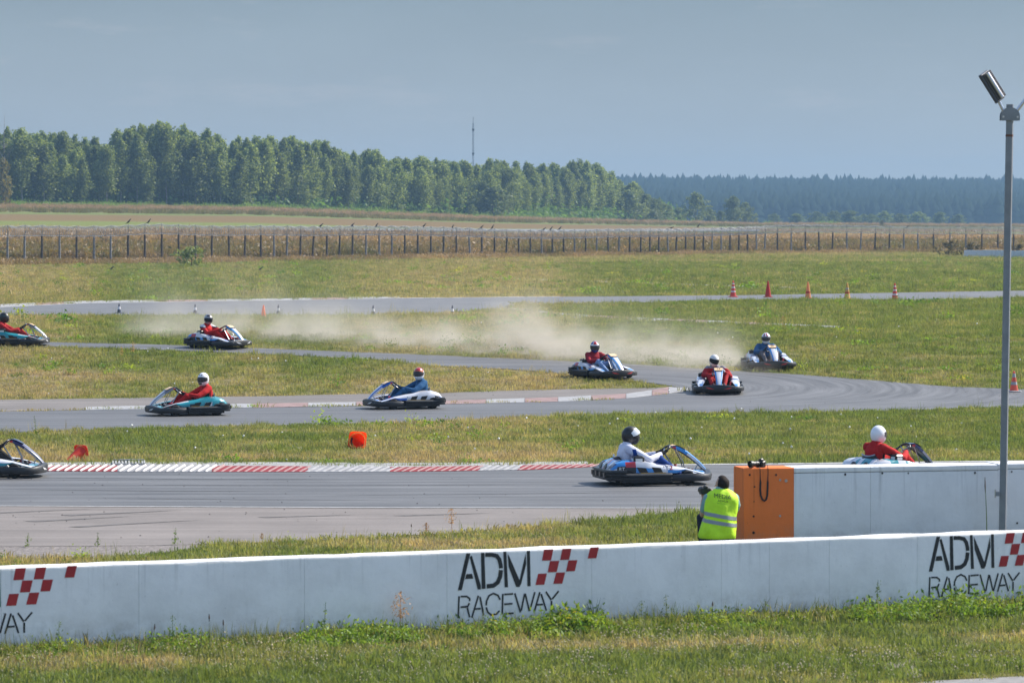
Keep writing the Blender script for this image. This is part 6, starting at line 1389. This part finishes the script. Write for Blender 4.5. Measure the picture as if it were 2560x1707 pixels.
# ------------------------------------------------------------------ single tall weeds one can point at
def plants():
    M_ST = mat('stalk_green', (.10, .15, .04), .8); M_RU = leaf_mat('rusty_seed', (.36, .20, .11), (.48, .30, .18), .4); M_LV = leaf_mat('weed_leaf_green', (.06, .13, .02), (.14, .20, .03), .5); M_DK = mat('brown_seed_head', (.09, .055, .04), .9)
    def pl(kind, p, h, seed):
        r = random.Random(seed); root = empty({'plume': 'plume_grass', 'stalk': 'tall_weed', 'tuft': 'grass_tuft', 'plantain': 'plantain_stalk', 'dock': 'dock_plant'}[kind], p, r.uniform(0, 6))
        if kind in ('plume', 'stalk', 'dock', 'plantain'):
            b = (r.uniform(-.06, .06) * h, r.uniform(-.06, .06) * h)
            MB().tube([(0, 0, -.03), (b[0] * .3, b[1] * .3, h * .5), (b[0], b[1], h)], [.006 * h + .0025, .005 * h + .002, .002], 5).build('stem', M_ST if kind != 'plume' else M_RU, root)
            mb = MB(); n = {'plume': 150, 'stalk': 46, 'dock': 130, 'plantain': 0}[kind]
            for k in range(n):
                t = r.uniform(.45, 1) if kind in ('plume', 'dock') else r.uniform(.08, .98); w = h * (.10 * math.sin(math.pi * min(1, (t - .40) / .62)) + .015) if kind != 'stalk' else h * .07 * (1.1 - t) + .01
                c = Vector((b[0] * t + r.gauss(0, w), b[1] * t + r.gauss(0, w), h * t)); d1 = Vector((r.gauss(0, 1), r.gauss(0, 1), r.gauss(.6, .6))).normalized(); d2 = d1.cross(Vector((r.gauss(0, 1), r.gauss(0, 1), 1))).normalized(); q = (.022 if kind != 'stalk' else .05 * (1.15 - t * .8)) * (h ** .5) * r.uniform(.6, 1.3)
                mb.poly([c - d1 * q, c + d2 * q * .4, c + d1 * q, c - d2 * q * .4])
            if n: mb.build('seed_head' if kind != 'stalk' else 'leaves', M_RU if kind != 'stalk' else M_LV, root)
            if kind == 'plantain': MB().tube([(b[0] * .8, b[1] * .8, h * .8), (b[0] * .95, b[1] * .95, h * .9), (b[0], b[1], h * 1.02)], [.006, .009, .004], 6).build('seed_head', M_DK, root)
        else:
            mb = MB()
            for k in range(26):
                a = r.uniform(0, 6.28); l = h * r.uniform(.5, 1.05); sp = l * r.uniform(.1, .55); q = Vector((math.cos(a), math.sin(a), 0)); e = Vector((-q.y, q.x, 0)) * .006
                mb.loft([[q * .02 - e, q * .02 + e], [q * sp * .45 - e + Vector((0, 0, l * .6)), q * sp * .45 + e + Vector((0, 0, l * .6))], [q * sp + Vector((0, 0, l * .98)), q * sp + e * .1 + Vector((0, 0, l * .98))]], 0, False)
            mb.build('blades', mat('dark_grass_blade', (.05, .085, .045), .7), root)
        return root
    def near(u, off):      # a spot off metres in front of the near wall at image column u
        t = wall_s(u); q = WALL_A + WDIR * t + WN * off; return Vector((q.x, q.y, 0))
    L_ = [('plume', near(990, .12), .50, 'rust-coloured plume grass against the white wall left of the lettering', 'plant'), ('tuft', near(1475, .12), .36, 'dark spiky grass tuft by the wall right of the lettering', 'plant'),
          ('stalk', near(2182, .12), .42, 'tall thin green weed alone against the bare right part of the wall', 'plant'), ('stalk', near(133, .15), .34, 'green weed under the letters at the left end of the wall', 'plant'),
          ('stalk', near(418, .15), .36, 'branching green weed against the wall right of the left red checks', 'plant'), ('stalk', near(453, .1), .24, 'short leafy weed just right of the branching one', 'plant'),
          ('plantain', near(512, .12), .34, 'dark-headed stalk standing upright against the wall', 'plant'), ('plantain', near(545, .15), .28, 'dark-headed stalk leaning beside the upright one', 'plant'), ('plantain', near(372, .12), .26, 'brown-headed stalk left of the branching weed', 'plant'),
          ('stalk', near(800, .12), .42, 'tall wispy weed before the middle of the blank wall', 'plant'), ('stalk', near(1595, .1), .30, 'wispy weed right of the lone red check', 'plant'), ('stalk', near(1656, .12), .36, 'thin tall weed furthest right of the lone red check', 'plant'),
          ('stalk', near(1905, .1), .26, 'thin weed at the wall foot below the photographer', 'plant'), ('plantain', near(1772, .12), .25, 'leaning dark stalk at the wall foot left of centre right', 'plant'), ('plantain', near(2150, .12), .22, 'dark stalk beside the tall thin green weed', 'plant'),
          ('plume', at(1067, 1342), .20, 'small rusty plume beside the concrete apron', 'plant'), ('plantain', at(1028, 1345), .20, 'pair-forming brown stalk left of the small rusty plume', 'plant'), ('plume', at(1130, 1338), .38, 'tall thin dry grass leaning over the concrete apron', 'plant'),
          ('stalk', at(70, 1368), .20, 'yellowish weed at the left edge of the apron', 'plant'), ('stalk', at(245, 1366), .20, 'green weed on the apron edge at left', 'plant'), ('stalk', at(437, 1362), .24, 'pale grass sprig on the apron edge', 'plant'), ('dock', at(655, 1358), .14, 'brown seeding weed on the apron edge', 'plant'),
          ('stalk', at(90, 1094), .46, 'tall green weed on the verge above the left-edge kart', 'plant'), ('dock', at(330, 900), .52, 'rust-red seeding dock on the infield at left', 'plant'), ('dock', at(305, 903), .40, 'shorter reddish dock left of the tall rust-red one', 'plant'),
          ('dock', at(1960, 833), .55, 'pinkish grass clump behind the kart on the grass', 'plant'), ('plantain', at(2455, 1330), .3, 'dry stalk against the white wall left of the lamp pole', 'plant')]
    for i, (k, p, h, lb, cat) in enumerate(L_):
        if i == 26: p = Vector((6.36, 51.3, 0)); h = .98
        o = pl(k, p, h, i); tag(o, lb, cat)
plants()
# ------------------------------------------------------------------ loose grit on the asphalt
def grit():
    mb = MB()
    for k in range(260):
        u = random.uniform(0, 2560); v = random.choice((random.uniform(1275, 1350), random.uniform(1180, 1265), random.uniform(930, 1020)))
        p = at(u, v)
        if v > 1275 and u > 1300: continue
        s = random.uniform(.006, .016); q = [(s, 0, 0), (-s, 0, 0), (0, s, 0), (0, -s, 0)]
        mb.add([p + Vector(a) + Vector((0, 0, .014)) for a in q] + [p + Vector((0, 0, .014 + s))], [(0, 2, 4), (2, 1, 4), (1, 3, 4), (3, 0, 4)])
    tag(mb.build('gravel_bits', mat('grit_dark', (.06, .055, .05), .9)), 'small stones scattered over the track and apron', None, None, 'stuff')
grit()
# ================================================================== air
def haze():
    o = MB().box((-2700, -75, -1.2), (2700, 4400, 78)).build('haze', [], None); m, N, L, b = new_mat('haze_air'); N.remove(b)
    v = N.new('ShaderNodeVolumePrincipled'); v.inputs['Color'].default_value = HAZE_COLOR; v.inputs['Density'].default_value = HAZE_DENSITY; v.inputs['Anisotropy'].default_value = HAZE_ANISO
    L.new(v.outputs[0], N['Material Output'].inputs['Volume']); o.data.materials.append(m); tag(o, None, None, None, 'stuff')
haze()
def dust():
    o = MB().box((-12.5, 104, .1), (7.4, 126, 4.2)).build('dust_cloud', [], None); m, N, L, b = new_mat('dust_air'); N.remove(b)
    def math_(op, a, b_=None, c=None):
        q = N.new('ShaderNodeMath'); q.operation = op
        for i, x in enumerate((a, b_, c)):
            if x is None: continue
            if isinstance(x, (int, float)): q.inputs[i].default_value = x
            else: L.new(x, q.inputs[i])
        return q.outputs[0]
    tc = N.new('ShaderNodeTexCoord'); sp = N.new('ShaderNodeSeparateXYZ'); L.new(tc.outputs['Object'], sp.inputs[0]); x, y, z = sp.outputs
    def noise(sc, scale, det):
        mp = N.new('ShaderNodeMapping'); mp.inputs['Scale'].default_value = scale; L.new(tc.outputs['Object'], mp.inputs[0])
        n = N.new('ShaderNodeTexNoise'); n.inputs['Scale'].default_value = sc; n.inputs['Detail'].default_value = det; n.inputs['Roughness'].default_value = .6; L.new(mp.outputs[0], n.inputs[0]); return n.outputs[0]
    def curve(f, pts):
        r_ = N.new('ShaderNodeValToRGB'); L.new(f, r_.inputs[0]); el = r_.color_ramp.elements
        for k, (p, c) in enumerate(pts):
            e = el[k] if k < 2 else el.new(p); e.position = p; e.color = (c, c, c, 1)
        return r_.outputs[0]
    t = math_('DIVIDE', math_('ADD', x, 12.5), 19.9)                 # 0 left end, 1 behind the kart
    dy = math_('DIVIDE', math_('SUBTRACT', y, math_('MULTIPLY_ADD', x, -.66, 112.4)), 2.3)
    gy = math_('POWER', 2.718, math_('MULTIPLY', math_('MULTIPLY', dy, dy), -1))
    hz = math_('SUBTRACT', z, .45); hs = curve(t, [(0, .55), (.30, .44), (.50, .40), (.66, .45), (.80, .31), (1.0, .2)])
    gz = math_('POWER', 2.718, math_('MULTIPLY', math_('DIVIDE', hz, hs), -1))
    gz = math_('MINIMUM', gz, 1)
    al = curve(t, [(0, .0), (.06, .25), (.28, .68), (.45, .55), (.58, .75), (.68, 1.0), (.80, .8), (.93, .75), (1.0, 0.0)])
    n1 = math_('MULTIPLY', math_('MAXIMUM', math_('SUBTRACT', noise(.6, (1, .7, 1.3), 6), .40), 0), 5.4)
    d = math_('MULTIPLY', math_('MULTIPLY', math_('MULTIPLY', gy, gz), math_('MULTIPLY', al, n1)), DUST_DENSITY)
    v = N.new('ShaderNodeVolumePrincipled'); v.inputs['Color'].default_value = (.97, .90, .77, 1); v.inputs['Anisotropy'].default_value = .3; L.new(d, v.inputs['Density'])
    L.new(v.outputs[0], N['Material Output'].inputs['Volume']); o.data.materials.append(m); tag(o, 'tan dust drifting behind the kart on the grass', None, None, 'stuff')
dust()
